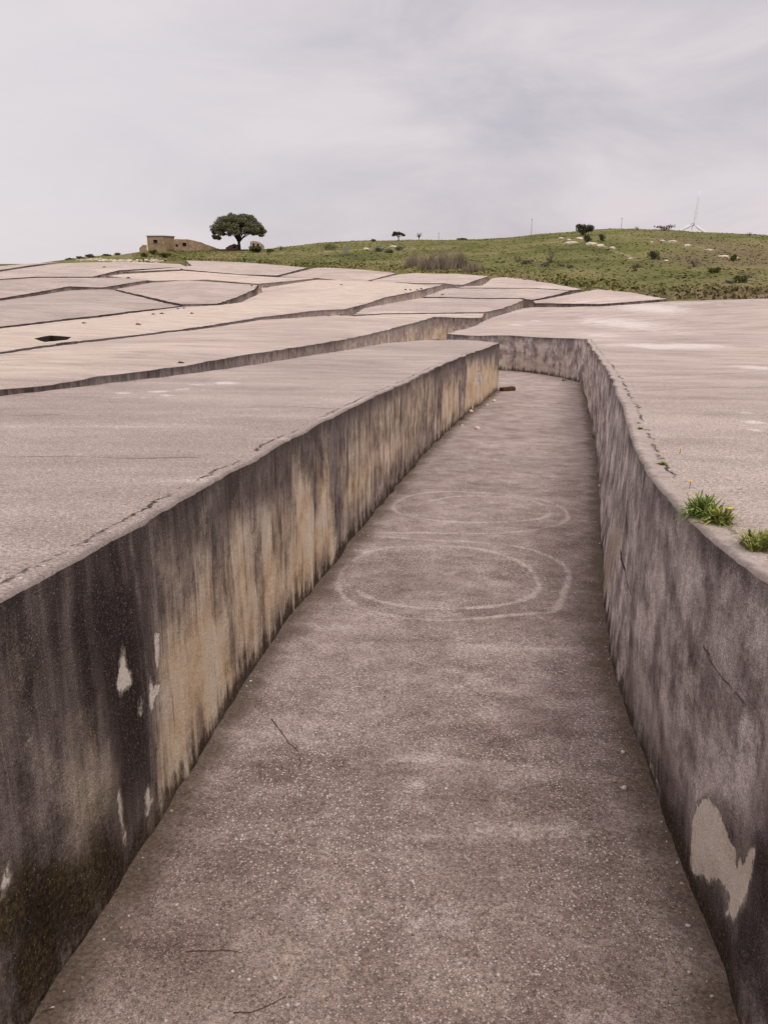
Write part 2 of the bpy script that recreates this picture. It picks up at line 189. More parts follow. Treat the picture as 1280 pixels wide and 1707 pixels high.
SPOTS = {'annex': [(-53.595, 231.829), (-47.738, 233.115), (-42.547, 235.087)],
 'bare_sapling': [(9.363, 245.154, 1.13, 2.26)],
 'big_weed': [(1.641, 4.186, 0.115, 0.157)],
 'bits': [(3.441, 27.14, 0.075, 0.038), (3.111, 26.073, 0.054, 0.027), (2.268, 20.668, 0.058, 0.022), (2.435, 24.154, 0.084, 0.025), (1.934, 21.301, 0.045, 0.022)],
 'board': [(-7.985, 191.57, 0.507, 1.521)],
 'brown_bush': [(26.951, 146.785, 1.07, 2.141), (22.841, 155.246, 0.823, 1.338), (66.534, 215.585, 3.114, 1.557), (61.092, 220.548, 1.158, 1.013), (43.141, 125.745, 0.918, 1.168),
                (79.657, 199.23, 1.048, 0.917), (-25.828, 227.378, 1.051, 1.351), (33.781, 121.003, 1.046, 1.126), (-12.992, 213.878, 1.977, 1.695)],
 'cane': [(5.285, 159.268, 1.48, 2.96), (7.569, 151.906, 1.615, 3.835), (10.009, 150.66, 1.702, 4.404), (12.678, 152.754, 1.217, 4.26), (14.193, 142.35, 1.514, 2.082)],
 'dark_bush': [(46.594, 213.514, 2.105, 3.088), (41.093, 184.504, 0.973, 1.702), (44.656, 186.831, 0.738, 1.722), (41.804, 140.903, 0.886, 1.586)],
 'edge_weed': [(1.916, 5.845, 0.054, 0.05), (2.276, 7.632, 0.032, 0.048), (2.377, 8.045, 0.022, 0.028)],
 'farmhouse': [(-36.282, 241.002, 3.66, 2.387)],
 'flower': [(1.816, 5.016, 0.011, 0.029), (1.68, 4.067, 0.018, 0.029), (2.168, 6.256, 0.013, 0.031), (2.042, 6.437, 0.009, 0.023)],
 'grass_clump': [(1.66, 3.661, 0.093, 0.091)],
 'green_bush': [(51.736, 134.181, 0.8, 1.067), (40.7, 111.225, 0.888, 0.888), (38.202, 96.72, 0.903, 0.903), (-56.497, 213.439, 0.989, 1.13), (-55.234, 218.618, 1.157, 1.301),
                (-52.039, 215.957, 1.43, 1.287), (-31.868, 224.277, 2.075, 1.779), (-27.817, 221.529, 1.318, 1.318), (-2.847, 240.159, 0.949, 0.791),
                (20.567, 240.267, 1.582, 0.633)],
 'grey_bush': [(23.883, 150.099, 1.095, 0.796), (24.885, 138.864, 0.922, 0.645), (27.131, 131.791, 0.7, 0.525), (26.739, 136.565, 0.634, 0.453), (23.054, 149.857, 0.497, 0.497),
               (20.768, 156.653, 0.519, 0.415), (19.688, 157.985, 0.419, 0.419), (-1.046, 197.899, 1.308, 1.046), (1.287, 194.664, 1.158, 0.901), (3.281, 198.712, 1.05, 1.05),
               (36.587, 95.334, 0.509, 0.445), (42.122, 104.529, 0.696, 0.418)],
 'house': [(-59.581, 229.479, 4.397, 3.487), (-55.083, 229.057, 2.119, 3.329)],
 'lowwall': [(-59.316, 220.978), (-57.737, 221.691)],
 'pebble': [(1.443, 4.554, 0.02, 0.014), (1.406, 4.635, 0.015, 0.011), (-0.465, 3.017, 0.01, 0.01), (-0.653, 3.053, 0.009, 0.008), (-0.577, 3.009, 0.008, 0.008),
            (-0.618, 3.025, 0.006, 0.006), (-0.395, 2.869, 0.01, 0.009), (-0.991, 3.47, 0.007, 0.007), (-0.899, 3.441, 0.007, 0.007), (-0.774, 3.336, 0.007, 0.007),
            (-1.206, 4.266, 0.01, 0.009), (-0.468, 4.201, 0.008, 0.008), (-0.744, 4.138, 0.008, 0.008), (0.702, 3.595, 0.007, 0.007), (0.915, 3.496, 0.007, 0.007),
            (0.913, 3.531, 0.007, 0.006), (0.881, 3.695, 0.009, 0.008), (0.938, 3.763, 0.008, 0.008), (1.42, 3.365, 0.011, 0.01), (1.206, 3.057, 0.01, 0.01),
            (1.326, 3.073, 0.01, 0.009), (0.591, 3.7, 0.008, 0.006), (0.765, 3.145, 0.007, 0.005), (0.772, 3.084, 0.007, 0.005), (1.555, 4.999, 0.016, 0.012),
            (-0.875, 2.781, 0.007, 0.007), (0.656, 3.051, 0.006, 0.006), (0.772, 3.368, 0.007, 0.006), (0.288, 2.912, 0.006, 0.006), (1.385, 3.212, 0.008, 0.007),
            (2.251, 20.774, 0.073, 0.029), (3.5, 13.638, 0.039, 0.019)],
 'pine': [(-37.575, 236.064, 6.704, 9.511)],
 'plank': [(4.107, 30.825), (4.639, 31.111)],
 'pole': [(37.33, 231.656, 4.419), (14.808, 247.154, 2.115), (60.545, 233.609, 2.759)],
 'rock': [(38.493, 187.195, 1.604, 0.432), (40.588, 178.441, 1.176, 0.471), (42.773, 199.985, 1.053, 0.395), (40.375, 169.981, 1.009, 0.393), (41.202, 164.24, 0.651, 0.325),
          (40.83, 201.4, 0.53, 0.265), (40.52, 208.755, 0.687, 0.343), (55.393, 175.164, 1.039, 0.289), (55.191, 165.701, 0.656, 0.219), (55.908, 156.802, 0.828, 0.207),
          (52.834, 141.309, 0.842, 0.327), (53.456, 138.746, 0.735, 0.276), (54.675, 179.309, 0.59, 0.236), (51.721, 176.417, 0.465, 0.174), (2.131, 215.349, 0.994, 0.426),
          (-4.135, 208.801, 0.827, 0.414), (39.18, 144.351, 0.382, 0.191), (42.657, 136.997, 0.363, 0.182)],
 'rubble_hut': [(-39.459, 233.33, 1.85, 1.387)],
 'shrub': [(4.255, 50.704, 0.242, 0.277)],
 'sky_bush': [(-72.809, 210.137, 0.974, 0.557), (-70.96, 211.76, 0.982, 0.701), (-68.882, 213.222, 1.27, 0.847), (-66.403, 217.197, 1.15, 0.575), (-65.194, 221.968, 1.028, 0.734)],
 'small_tree': [(3.796, 240.165, 1.74, 2.689)],
 'twig_a': [(-0.783, 5.424), (-0.689, 5.224), (-0.625, 5.075), (-0.552, 4.973), (-0.528, 4.843), (-0.523, 4.748)],
 'twig_b': [(-0.877, 3.163), (-0.788, 3.17), (-0.696, 3.176), (-0.632, 3.164)],
 'twig_c': [(-0.61, 2.826), (-0.538, 2.83), (-0.469, 2.869), (-0.408, 2.917)],
 'twig_d': [(-1.387, 2.818), (-1.339, 2.84)],
 'weed': [(-15.912, 47.065, 0.095, 0.095), (-12.633, 45.552, 0.154, 0.123), (-15.936, 61.563, 0.166, 0.125), (-15.58, 62.477, 0.211, 0.126), (-13.28, 61.563, 0.125, 0.125),
          (-16.388, 71.021, 0.143, 0.119), (-16.108, 71.917, 0.145, 0.121), (-37.218, 131.141, 0.437, 0.262), (-35.521, 157.2, 0.313, 0.261), (2.465, 102.387, 0.205, 0.24),
          (3.011, 102.341, 0.171, 0.205), (3.762, 102.278, 0.205, 0.274), (4.33, 104.468, 0.209, 0.244), (6.068, 93.409, 0.25, 0.156), (-3.852, 62.102, 0.209, 0.126),
          (-3.055, 62.95, 0.127, 0.085), (-2.492, 63.766, 0.129, 0.086), (-17.681, 117.238, 0.235, 0.196), (-16.448, 111.951, 0.224, 0.224), (-14.262, 109.477, 0.219, 0.219),
          (-10.46, 127.609, 0.213, 0.213), (-9.774, 127.534, 0.212, 0.255), (-5.162, 108.837, 0.182, 0.182), (20.906, 95.954, 0.257, 0.257), (-19.094, 44.798, 0.182, 0.091),
          (-36.272, 162.016, 0.323, 0.215), (-51.721, 167.131, 0.444, 0.222), (3.721, 38.385, 0.104, 0.078), (7.29, 35.452, 0.096, 0.072), (-4.289, 18.491, 0.051, 0.032)]}
RUBBLE = [(-67.209, 202.878), (-63.54, 204.065), (-59.0, 202.329), (-55.379, 203.809), (-52.255, 208.513)]
SOIL = [[(40.989, 211.213), (44.22, 210.134), (44.931, 197.932)], [(40.945, 180.04), (40.563, 166.097), (40.516, 157.219)], [(40.516, 157.219), (40.635, 146.204)],
 [(52.801, 143.818), (53.717, 138.706)], [(54.884, 177.281), (55.673, 167.18), (56.89, 156.656)], [(0.0, 210.197), (-4.098, 206.893)], [(69.776, 173.592), (69.548, 165.278)],
 [(-66.062, 217.018), (-56.813, 209.28), (-51.065, 214.154)], [(-70.642, 213.381), (-67.586, 212.695)]]
TURBINE = (303.68, 900.0, 31.98)

KD=np.array([-60,-30,0,20,32,40,60,80,100,140,180,220,300.]);KZ=np.array([1.5,.5,-1.15,-2.25,-2.9,-3.3,-3.9,-3.95,-3.6,-2.5,-1.3,-.4,0.5])
_xs=np.arange(-60,300,1.0); _zs=np.interp(_xs,KD,KZ)
_k=np.hanning(21);_k/=_k.sum()
_zs=np.convolve(np.pad(_zs,10,mode='edge'),_k,'valid')
def base(x,y):
    """terrain the concrete was poured over: falls along the street, then climbs"""
    return np.interp(y+.2*np.clip(x,-12,12),_xs,_zs)
def T0(x,y):
    """mean level of the block tops"""
    r=np.clip(np.asarray(x)-9,0,40)
    return base(x,y)+.043*r*np.clip((np.asarray(y)-8)/40,.3,1)
# hillside: azimuth -> (foot distance, foot height, crest distance, crest elevation)
HA=np.array(HILL['az']);HRB=np.array(HILL['rb']);HEB=np.array(HILL['eb']);HRS=np.array(HILL['rs']);HES=np.array(HILL['es'])
def hill(x,y):
    az=np.arctan2(x,np.maximum(y,1e-3)); R=np.hypot(x,y)
    rb=np.interp(az,HA,HRB);eb=np.interp(az,HA,HEB);rs=np.interp(az,HA,HRS);es=np.interp(az,HA,HES)
    t=np.clip((R-rb)/(rs-rb),0,1)
    e=eb+(es-eb)*(1-(1-t)**1.7)
    z=R*e
    o=np.maximum(R-rs,0)
    z=z-o*(es+.03)-np.minimum(.0008*o*o,.25*o)
    z=np.where(t<=0,np.minimum(z,rb*eb-(rb-R)*.6),z)
    return np.maximum(z,-34)


# ------------------------------------------------------------------ numpy noise
def _h(ix, iy, seed):
    n = (ix.astype(np.int64)*374761393 + iy.astype(np.int64)*668265263 + seed*1442695041) & 0xffffffff
    n = ((n ^ (n >> 13))*1274126177) & 0xffffffff
    return ((n ^ (n >> 16)) & 0xffff)/65535.
def vnoise(x, y, seed=0):
    x = np.asarray(x, float); y = np.asarray(y, float)
    x, y = np.broadcast_arrays(x, y)
    ix = np.floor(x); iy = np.floor(y); fx = x-ix; fy = y-iy
    fx = fx*fx*(3-2*fx); fy = fy*fy*(3-2*fy)
    a = _h(ix, iy, seed); b = _h(ix+1, iy, seed); c = _h(ix, iy+1, seed); d = _h(ix+1, iy+1, seed)
    return (a*(1-fx)+b*fx)*(1-fy)+(c*(1-fx)+d*fx)*fy
def fbm(x, y, seed=0, oct=4):
    s = 0; a = .5; t = 0
    for i in range(oct):
        s = s+a*vnoise(x*2**i, y*2**i, seed+i*17); t += a; a *= .5
    return s/t-.5

# ------------------------------------------------------------------ geometry helpers
def seg_dist(P, poly, closed):
    """distance of points to a polyline"""
    P = np.asarray(P, float); Q = np.asarray(poly, float)
    A = Q if closed else Q[:-1]; B = np.roll(Q, -1, 0) if closed else Q[1:]
    best = np.full(len(P), 1e9)
    for a, b in zip(A, B):
        e = b-a; L = max(e@e, 1e-12)
        t = np.clip(((P-a)@e)/L, 0, 1)
        d = P-a-t[:, None]*e
        best = np.minimum(best, d[:, 0]**2+d[:, 1]**2)
    return np.sqrt(best)
def inside(P, poly):
    P = np.asarray(P, float); Q = np.asarray(poly, float); r = np.zeros(len(P), bool)
    x, y = P[:, 0], P[:, 1]
    for (x0, y0), (x1, y1) in zip(Q, np.roll(Q, -1, 0)):
        c = ((y0 > y) != (y1 > y)) & (x < (x1-x0)*(y-y0)/((y1-y0) if y1 != y0 else 1e-9)+x0)
        r ^= c
    return r
def sdf(P, poly):
    d = seg_dist(P, poly, True); return np.where(inside(P, poly), d, -d)
def area(Q):
    Q = np.asarray(Q); x, y = Q[:, 0], Q[:, 1]
    return .5*np.sum(x*np.roll(y, -1)-np.roll(x, -1)*y)
def link(name, me, mats, parent=None, smooth=False):
    for m in (mats if isinstance(mats, (list, tuple)) else [mats]): me.materials.append(m)
    if smooth: me.polygons.foreach_set('use_smooth', [True]*len(me.polygons))
    o = bpy.data.objects.new(name, me); COL.objects.link(o)
    if parent: o.parent = parent
    return o
def mesh(name, V, F, mats, parent=None, smooth=False, attrs=None):
    me = bpy.data.meshes.new(name)
    me.from_pydata([tuple(map(float, v)) for v in V], [], [tuple(map(int, f)) for f in F])
    if attrs:
        for k, a in attrs.items():
            a = np.asarray(a, float)
            if a.ndim == 1:
                at = me.attributes.new(k, 'FLOAT', 'POINT'); at.data.foreach_set('value', a.astype(np.float32))
            else:
                at = me.attributes.new(k, 'FLOAT_VECTOR', 'POINT'); at.data.foreach_set('vector', a.astype(np.float32).ravel())
    me.update()
    return link(name, me, mats, parent, smooth)
def tag(o, label=None, cat=None, group=None, kind=None):
    if label: o['label'] = label
    if cat: o['category'] = cat
    if group: o['group'] = group
    if kind: o['kind'] = kind
    return o
def empty(name, loc, rz=0):
    o = bpy.data.objects.new(name, None); COL.objects.link(o); o.location = loc; o.rotation_euler = (0, 0, rz)
    o.empty_display_size = .2
    return o
class MB:
    """collects primitive shapes into one mesh"""
    def __init__(s): s.V = []; s.F = []
    def add(s, V, F):
        n = len(s.V); s.V += [tuple(v) for v in V]; s.F += [tuple(i+n for i in f) for f in F]
    def box(s, x0, x1, y0, y1, z0, z1, M=None):
        V = [(x, y, z) for z in (z0, z1) for y in (y0, y1) for x in (x0, x1)]
        if M is not None: V = [tuple(M @ Vector(v)) for v in V]
        s.add(V, [(0, 2, 3, 1), (4, 5, 7, 6), (0, 1, 5, 4), (2, 6, 7, 3), (0, 4, 6, 2), (1, 3, 7, 5)])
    def tube(s, pts, rad, n=7):
        pts = [Vector(p) for p in pts]; m = len(pts)
        rad = rad if isinstance(rad, (list, tuple)) else [rad]*m
        V = []; F = []
        for i, p in enumerate(pts):
            d = (pts[min(i+1, m-1)]-pts[max(i-1, 0)]).normalized()
            u = d.orthogonal().normalized() if i == 0 else (u-d*u.dot(d)).normalized()
            w = d.cross(u)
            for k in range(n):
                a = 2*math.pi*k/n; V.append(p+(u*math.cos(a)+w*math.sin(a))*rad[i])
        for i in range(m-1):
            for k in range(n):
                F.append((i*n+k, i*n+(k+1) % n, (i+1)*n+(k+1) % n, (i+1)*n+k))
        F.append(tuple(range(n-1, -1, -1))); F.append(tuple(range((m-1)*n, m*n)))
        s.add(V, F)
    def build(s, name, m, parent=None, smooth=False): return mesh(name, s.V, s.F, m, parent, smooth)

# ------------------------------------------------------------------ node helper
class N:
    def __init__(s, name):
        s.m = bpy.data.materials.new(name); s.m.use_nodes = True; s.t = s.m.node_tree
        s.b = s.t.nodes['Principled BSDF']; s.b.inputs['Roughness'].default_value = .9
        s.b.inputs['Specular IOR Level'].default_value = .06
        s.pos = s.n('ShaderNodeTexCoord').outputs['Object']
    def n(s, t, **k):
        x = s.t.nodes.new(t)
        for a, b in k.items(): setattr(x, a, b)
        return x
    def set(s, sock, v):
        if isinstance(v, bpy.types.NodeSocket): s.t.links.new(v, sock)
        else:
            try: sock.default_value = v
            except Exception: sock.default_value = (*v, 1)
    def attr(s, name, vec=False):
        a = s.n('ShaderNodeAttribute', attribute_name=name); return a.outputs['Vector' if vec else 'Fac']
    def math(s, op, a, b=None, c=None, clamp=False):
        x = s.n('ShaderNodeMath', operation=op); x.use_clamp = clamp
        s.set(x.inputs[0], a)
        if b is not None: s.set(x.inputs[1], b)
        if c is not None: s.set(x.inputs[2], c)
        return x.outputs[0]
    def map(s, scale, vec=None, loc=(0, 0, 0)):
        x = s.n('ShaderNodeMapping'); x.inputs['Scale'].default_value = scale; x.inputs['Location'].default_value = loc
        s.set(x.inputs[0], vec if vec is not None else s.pos); return x.outputs[0]
    def noise(s, scale=1, vec=None, detail=5, rough=.55, dist=0):
        x = s.n('ShaderNodeTexNoise'); x.inputs['Scale'].default_value = scale; x.inputs['Detail'].default_value = detail
        x.inputs['Roughness'].default_value = rough; x.inputs['Distortion'].default_value = dist
        s.set(x.inputs[0], vec if vec is not None else s.pos); return x.outputs[0]
    def vor(s, scale, vec=None, feature='F1'):
        x = s.n('ShaderNodeTexVoronoi', feature=feature); x.inputs['Scale'].default_value = scale
        s.set(x.inputs[0], vec if vec is not None else s.pos); return x
    def step(s, v, lo, hi):
        x = s.n('ShaderNodeMapRange', interpolation_type='SMOOTHSTEP'); s.set(x.inputs[0], v)
        x.inputs[1].default_value = lo; x.inputs[2].default_value = hi; return x.outputs[0]
    def mix(s, f, a, b, mode='MIX'):
        x = s.n('ShaderNodeMix', data_type='RGBA', blend_type=mode)
        s.set(x.inputs[0], f); s.set(x.inputs[6], a); s.set(x.inputs[7], b); return x.outputs[2]
    def ramp(s, v, *st):
        x = s.n('ShaderNodeValToRGB'); el = x.color_ramp.elements
        while len(el) < len(st): el.new(.5)
        for q, (p, c) in zip(el, st): q.position = p; q.color = (*c, 1)
        s.set(x.inputs[0], v); return x.outputs[0]
    def bump(s, h, dist=.01, strength=1.):
        x = s.n('ShaderNodeBump'); x.inputs['Distance'].default_value = dist; x.inputs['Strength'].default_value = strength
        s.set(x.inputs['Height'], h); s.t.links.new(x.outputs[0], s.b.inputs['Normal'])
    def col(s, c): s.set(s.b.inputs['Base Color'], c)
def plain(name, c, rough=.85, var=.25, scale=8.):
    k = N(name); n = k.noise(scale, detail=4)
    k.col(k.ramp(n, (.25, tuple(x*(1-var) for x in c)), (.75, tuple(min(1, x*(1+var)) for x in c)))); k.b.inputs['Roughness'].default_value = rough
    k.bump(n, .01, .5)
    return k.m

# ------------------------------------------------------------------ concrete
def speckle(k, scale, thr, amount):
    """pale bits of aggregate in the cement"""
    vv_ = k.n('ShaderNodeVectorMath', operation='ADD'); wn_ = k.n('ShaderNodeTexNoise'); wn_.inputs['Scale'].default_value = scale*1.3
    k.set(wn_.inputs[0], k.pos); wm_ = k.n('ShaderNodeVectorMath', operation='SCALE'); k.t.links.new(wn_.outputs['Color'], wm_.inputs[0]); wm_.inputs['Scale'].default_value = .9/scale
    k.t.links.new(k.pos, vv_.inputs[0]); k.t.links.new(wm_.outputs[0], vv_.inputs[1])
    v = k.vor(scale, vv_.outputs[0])
    sep = k.n('ShaderNodeSeparateColor'); k.t.links.new(v.outputs['Color'], sep.inputs[0])
    r = k.math('MULTIPLY_ADD', sep.outputs[0], .33, .05)          # size of each bit
    inn = k.math('LESS_THAN', v.outputs['Distance'], r)
    pick = k.math('GREATER_THAN', sep.outputs[1], thr)
    return k.math('MULTIPLY', k.math('MULTIPLY', inn, pick), amount)
def make_top(name, crack_at, crack_w, band):
    k = N(name)
    big = k.noise(.16, detail=6); mid = k.noise(.9, k.map((.7, 1.6, 1)), detail=7, rough=.6); fine = k.noise(55, detail=4, rough=.7); gr = k.noise(260, detail=2)
    far_ = k.noise(.5, k.map((.35, 1.3, 1), None, (5, 2, 0)), detail=9, rough=.7)
    c = k.ramp(k.math('MULTIPLY_ADD', mid, .35, k.math('MULTIPLY_ADD', big, .35, k.math('MULTIPLY', far_, .30))), (.36, (.33, .275, .25)), (.5, (.465, .40, .366)), (.63, (.60, .525, .48)))
    dk = k.noise(.7, k.map((.8, 1.1, 1), None, (9, 21, 0)), detail=9, rough=.68)
    c = k.mix(k.math('MULTIPLY', k.step(dk, .55, .68), .38), c, (.25, .205, .19))
    c = k.mix(1., c, k.ramp(k.attr('age'), (0, (.945, .925, .90)), (1, (1.27, 1.235, 1.17))), 'MULTIPLY')
    c = k.mix(k.math('MULTIPLY', k.step(k.math('ADD', k.attr('cream'), k.math('MULTIPLY_ADD', far_, 1.6, -.8)), .38, .66), .85), c, k.ramp(mid, (.35, (.53, .445, .36)), (.6, (.68, .595, .50))))
    # elongated worn streaks, whitish
    st = k.noise(1, k.map((.5, 2.4, 1)), detail=8, rough=.65)
    c = k.mix(k.math('MULTIPLY', k.step(st, .57, .70), .5), c, (.66, .585, .525))
    w = k.math('ADD', k.attr('white'), k.math('MULTIPLY_ADD', k.noise(1.2, k.map((1.2, 3.2, 1)), detail=8, rough=.72), 2.2, -1.15))
    c = k.mix(k.math('MULTIPLY', k.step(w, .42, .72), .9), c, (.74, .66, .62))
    c = k.mix(1., c, k.ramp(fine, (.32, (.45, .43, .42)), (.5, (.95, .94, .93)), (.68, (1.35, 1.32, 1.28))), 'MULTIPLY')
    c = k.mix(.9, c, k.ramp(gr, (.32, (.45, .43, .42)), (.5, (.96, .95, .94)), (.66, (1.4, 1.37, 1.33))), 'MULTIPLY')
    c = k.mix(speckle(k, 70, .50, .6), c, (.74, .67, .61))
    c = k.mix(speckle(k, 85, .66, .6), c, (.15, .12, .115))
    c = k.mix(speckle(k, 40, .90, .7), c, (.76, .70, .63))
    # worn rim, and the crack that runs along it
    ed = k.math('ADD', k.attr('edge'), k.math('MULTIPLY_ADD', k.noise(4.2, detail=10, rough=.78), .26, -.13))
    if band:
        c = k.mix(k.math('MULTIPLY', k.math('SUBTRACT', 1., k.step(ed, crack_at-.05, crack_at)), band), c, k.ramp(k.noise(9), (.3, (.32, .26, .22)), (.55, (.46, .385, .335)), (.75, (.58, .50, .44))))
    rim = k.math('SUBTRACT', 1., k.step(k.math('ADD', k.attr('edge'), k.math('MULTIPLY_ADD', k.noise(9, detail=6, rough=.7), .12, -.06)), .0, .05))
    c = k.mix(k.math('MULTIPLY', rim, .6), c, (.19, .15, .135))
    hgt = k.math('MULTIPLY_ADD', fine, .5, k.math('MULTIPLY', gr, .3))
    if crack_w:
        d = k.math('ABSOLUTE', k.math('SUBTRACT', ed, crack_at))
        on = k.step(k.noise(1.7, detail=6, rough=.7), .45, .57)
        f = k.math('MULTIPLY', k.math('SUBTRACT', 1., k.step(d, crack_w*.35, crack_w)), on)
        c = k.mix(k.math('MULTIPLY', f, .92), c, (.05, .04, .038))
        hgt = k.math('SUBTRACT', hgt, k.math('MULTIPLY', f, 2.))
    ln = k.step(k.math('ADD', k.attr('line'), k.math('MULTIPLY_ADD', k.noise(2.2, detail=6), 1.0, -.5)), .5, .9)
    c = k.mix(k.math('MULTIPLY', ln, .6), c, (.12, .095, .09))
    k.col(c); k.bump(k.math('ADD', hgt, k.math('MULTIPLY', mid, 1.5)), .016, 1.); k.b.inputs['Roughness'].default_value = .93
    return k.m
M_top = make_top('worn_white_concrete', .13, .0, 0)
M_topL = make_top('worn_concrete_with_rim_crack', .11, .011, .0)
M_topA = make_top('worn_concrete_with_pale_rim', .15, .014, .6)

def make_wall(name, tone, warm, streak=1., cool=1.):
    """cast concrete face: black algae streaks from the rim down, cream where it has washed clean"""
    k = N(name)
    sh = k.attr('sh', True)
    sep = k.n('ShaderNodeSeparateXYZ'); k.t.links.new(sh, sep.inputs[0]); hrel = sep.outputs[2]
    vec = k.n('ShaderNodeCombineXYZ'); k.t.links.new(sep.outputs[0], vec.inputs[0]); k.t.links.new(sep.outputs[1], vec.inputs[1])
    sv_ = vec.outputs[0]
    wob = k.noise(1.3, sv_, detail=3)
    vw = k.n('ShaderNodeVectorMath', operation='ADD'); k.t.links.new(sv_, vw.inputs[0])
    cw = k.n('ShaderNodeCombineXYZ'); k.set(cw.inputs[0], k.math('MULTIPLY_ADD', wob, .16, -.08)); k.t.links.new(cw.outputs[0], vw.inputs[1])
    s1 = k.noise(1, k.map((5.5, .55, 1), vw.outputs[0]), detail=8, rough=.62)
    s2 = k.noise(1, k.map((15, 1.1, 1), vw.outputs[0], (7, 3, 0)), detail=6, rough=.6)
    iso = k.noise(2.1, sv_, detail=9, rough=.62)
    spot = k.noise(38, sv_, detail=5, rough=.75)
    grain = k.noise(130, sv_, detail=3, rough=.7)
    cream = k.attr('cream'); dark = k.attr('dark'); grey = k.attr('grey'); moss = k.attr('moss'); flake = k.attr('flake'); crack = k.attr('crack')
    s3 = k.noise(1, k.map((42, 1.3, 1), vw.outputs[0], (2, 8, 0)), detail=5, rough=.65)
    iso2 = k.noise(7., k.map((1, .8, 1), sv_), detail=8, rough=.7)
    v = k.math('MULTIPLY_ADD', s1, .40*streak, k.math('MULTIPLY_ADD', s2, .18*streak, k.math('MULTIPLY_ADD', iso, 1-.78*streak, k.math('MULTIPLY', iso2, .2*streak))))
    v = k.math('MULTIPLY_ADD', iso2, .24, k.math('MULTIPLY_ADD', s3, .16*min(1, streak+.15), k.math('MULTIPLY', v, .76-.16*min(1, streak+.15))))
    c = k.ramp(v, (.38, tuple(tone*x for x in (.052, .037*cool, .032*cool*cool))), (.48, tuple(tone*x for x in (.185, .148*cool, .132*cool*cool))), (.59, tuple(tone*x for x in (.44, .365*cool, .325*cool*cool))))
    c = k.mix(k.math('MULTIPLY', k.step(k.math('ADD', grey, k.math('MULTIPLY_ADD', iso, 1.3, -.65)), .3, .75), .85), c, k.ramp(s2, (.3, (.34, .27, .205)), (.7, (.58, .48, .37))))
    # cream: soft at the top where the algae thins out, with sharp dark runs left in it
    edge_ = k.math('ADD', k.math('MULTIPLY_ADD', s3, .8, -.4), k.math('ADD', k.math('MULTIPLY_ADD', s1, 1.3, -.65), k.math('MULTIPLY_ADD', iso, 1.1, -.55)))
    cf = k.math('ADD', cream, edge_)
    ccol = k.ramp(k.math('MULTIPLY_ADD', iso, .75, k.math('MULTIPLY', s1, .25)), (.34, (.50, .32, .175)), (.46, (.72, .535, .34)), (.57, (.78, .64, .475)), (.70, (.80, .72, .63)))
    ccol = k.mix(warm, (.46, .39, .33), ccol)
    cmask = k.step(cf, .10, .78)
    c = k.mix(cmask, c, ccol)
    runs = k.step(k.noise(1, k.map((9, .42, 1), vw.outputs[0], (3, 11, 0)), detail=8, rough=.66), .575, .66)
    c = k.mix(k.math('MULTIPLY', k.math('MULTIPLY', runs, .6), k.step(cream, .1, .5)), c, (.13, .098, .085))
    pale = k.step(k.noise(1, k.map((7 if streak > .6 else 2.2, .5 if streak > .6 else 1.2, 1), vw.outputs[0], (31, 5, 0)), detail=8, rough=.66), .55, .68)
    c = k.mix(k.math('MULTIPLY', pale, .46), c, (.56, .48, .42))
    # black growth
    df = k.math('ADD', dark, k.math('ADD', k.math('ADD', k.math('MULTIPLY_ADD', s1, 1.3*streak, -.65*streak), k.math('MULTIPLY_ADD', iso2, .9, -.45)), k.math('MULTIPLY_ADD', spot, .9, -.45)))
    df = k.math('SUBTRACT', df, k.math('MULTIPLY', cream, .5))
    c = k.mix(k.math('MULTIPLY', k.step(df, .12, .60), .92), c, k.ramp(k.math('MULTIPLY_ADD', grain, .5, k.math('MULTIPLY', spot, .5)), (.36, (.009, .006, .006)), (.52, (.034, .023, .021)), (.66, (.15, .112, .10))))
    c = k.mix(k.math('MULTIPLY', k.step(k.math('ADD', moss, k.math('MULTIPLY_ADD', iso, 1.3, -.60)), .24, .66), .92), c, k.ramp(k.math('MULTIPLY_ADD', spot, .6, k.math('MULTIPLY', iso, .4)), (.40, (.013, .008, .005)), (.5, (.042, .028, .012)), (.60, (.12, .088, .030)), (.72, (.24, .185, .10))))
    # skin that has flaked off, pale underneath
    ff = k.math('ADD', flake, k.math('ADD', k.math('MULTIPLY_ADD', spot, .5, -.25), k.math('ADD', k.math('MULTIPLY_ADD', s2, .55, -.275), k.math('MULTIPLY_ADD', iso2, 1.1, -.55))))
    c = k.mix(k.step(ff, .40, .66), c, k.ramp(k.math('MULTIPLY_ADD', iso, .6, k.math('MULTIPLY', iso2, .4)), (.36, (.66, .55, .43)), (.5, (.84, .735, .61)), (.62, (.88, .80, .69))))
    fm_ = k.step(ff, .40, .66); cmask = k.math('MAXIMUM', cmask, fm_)
    # dirt and damp at the foot of the wall, dark rim on top
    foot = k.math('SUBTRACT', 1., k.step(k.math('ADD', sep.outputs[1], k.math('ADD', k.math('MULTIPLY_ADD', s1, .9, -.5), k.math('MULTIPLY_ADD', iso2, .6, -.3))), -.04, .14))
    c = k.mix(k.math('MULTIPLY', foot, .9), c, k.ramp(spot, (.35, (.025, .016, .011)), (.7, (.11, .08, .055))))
    rim = k.step(k.math('ADD', hrel, k.math('MULTIPLY_ADD', s1, .35, -.175)), .88, 1.02)
    c = k.mix(k.math('MULTIPLY', rim, .55), c, (.045, .034, .032))
    c = k.mix(k.step(crack, .5, .9), c, (.03, .024, .024))
    rg_ = k.math('MULTIPLY_ADD', cmask, -.55, .9)
    c = k.mix(rg_, c, k.ramp(spot, (.3, (.5, .48, .47)), (.5, (.97, .97, .97)), (.72, (1.45, 1.42, 1.38))), 'MULTIPLY')
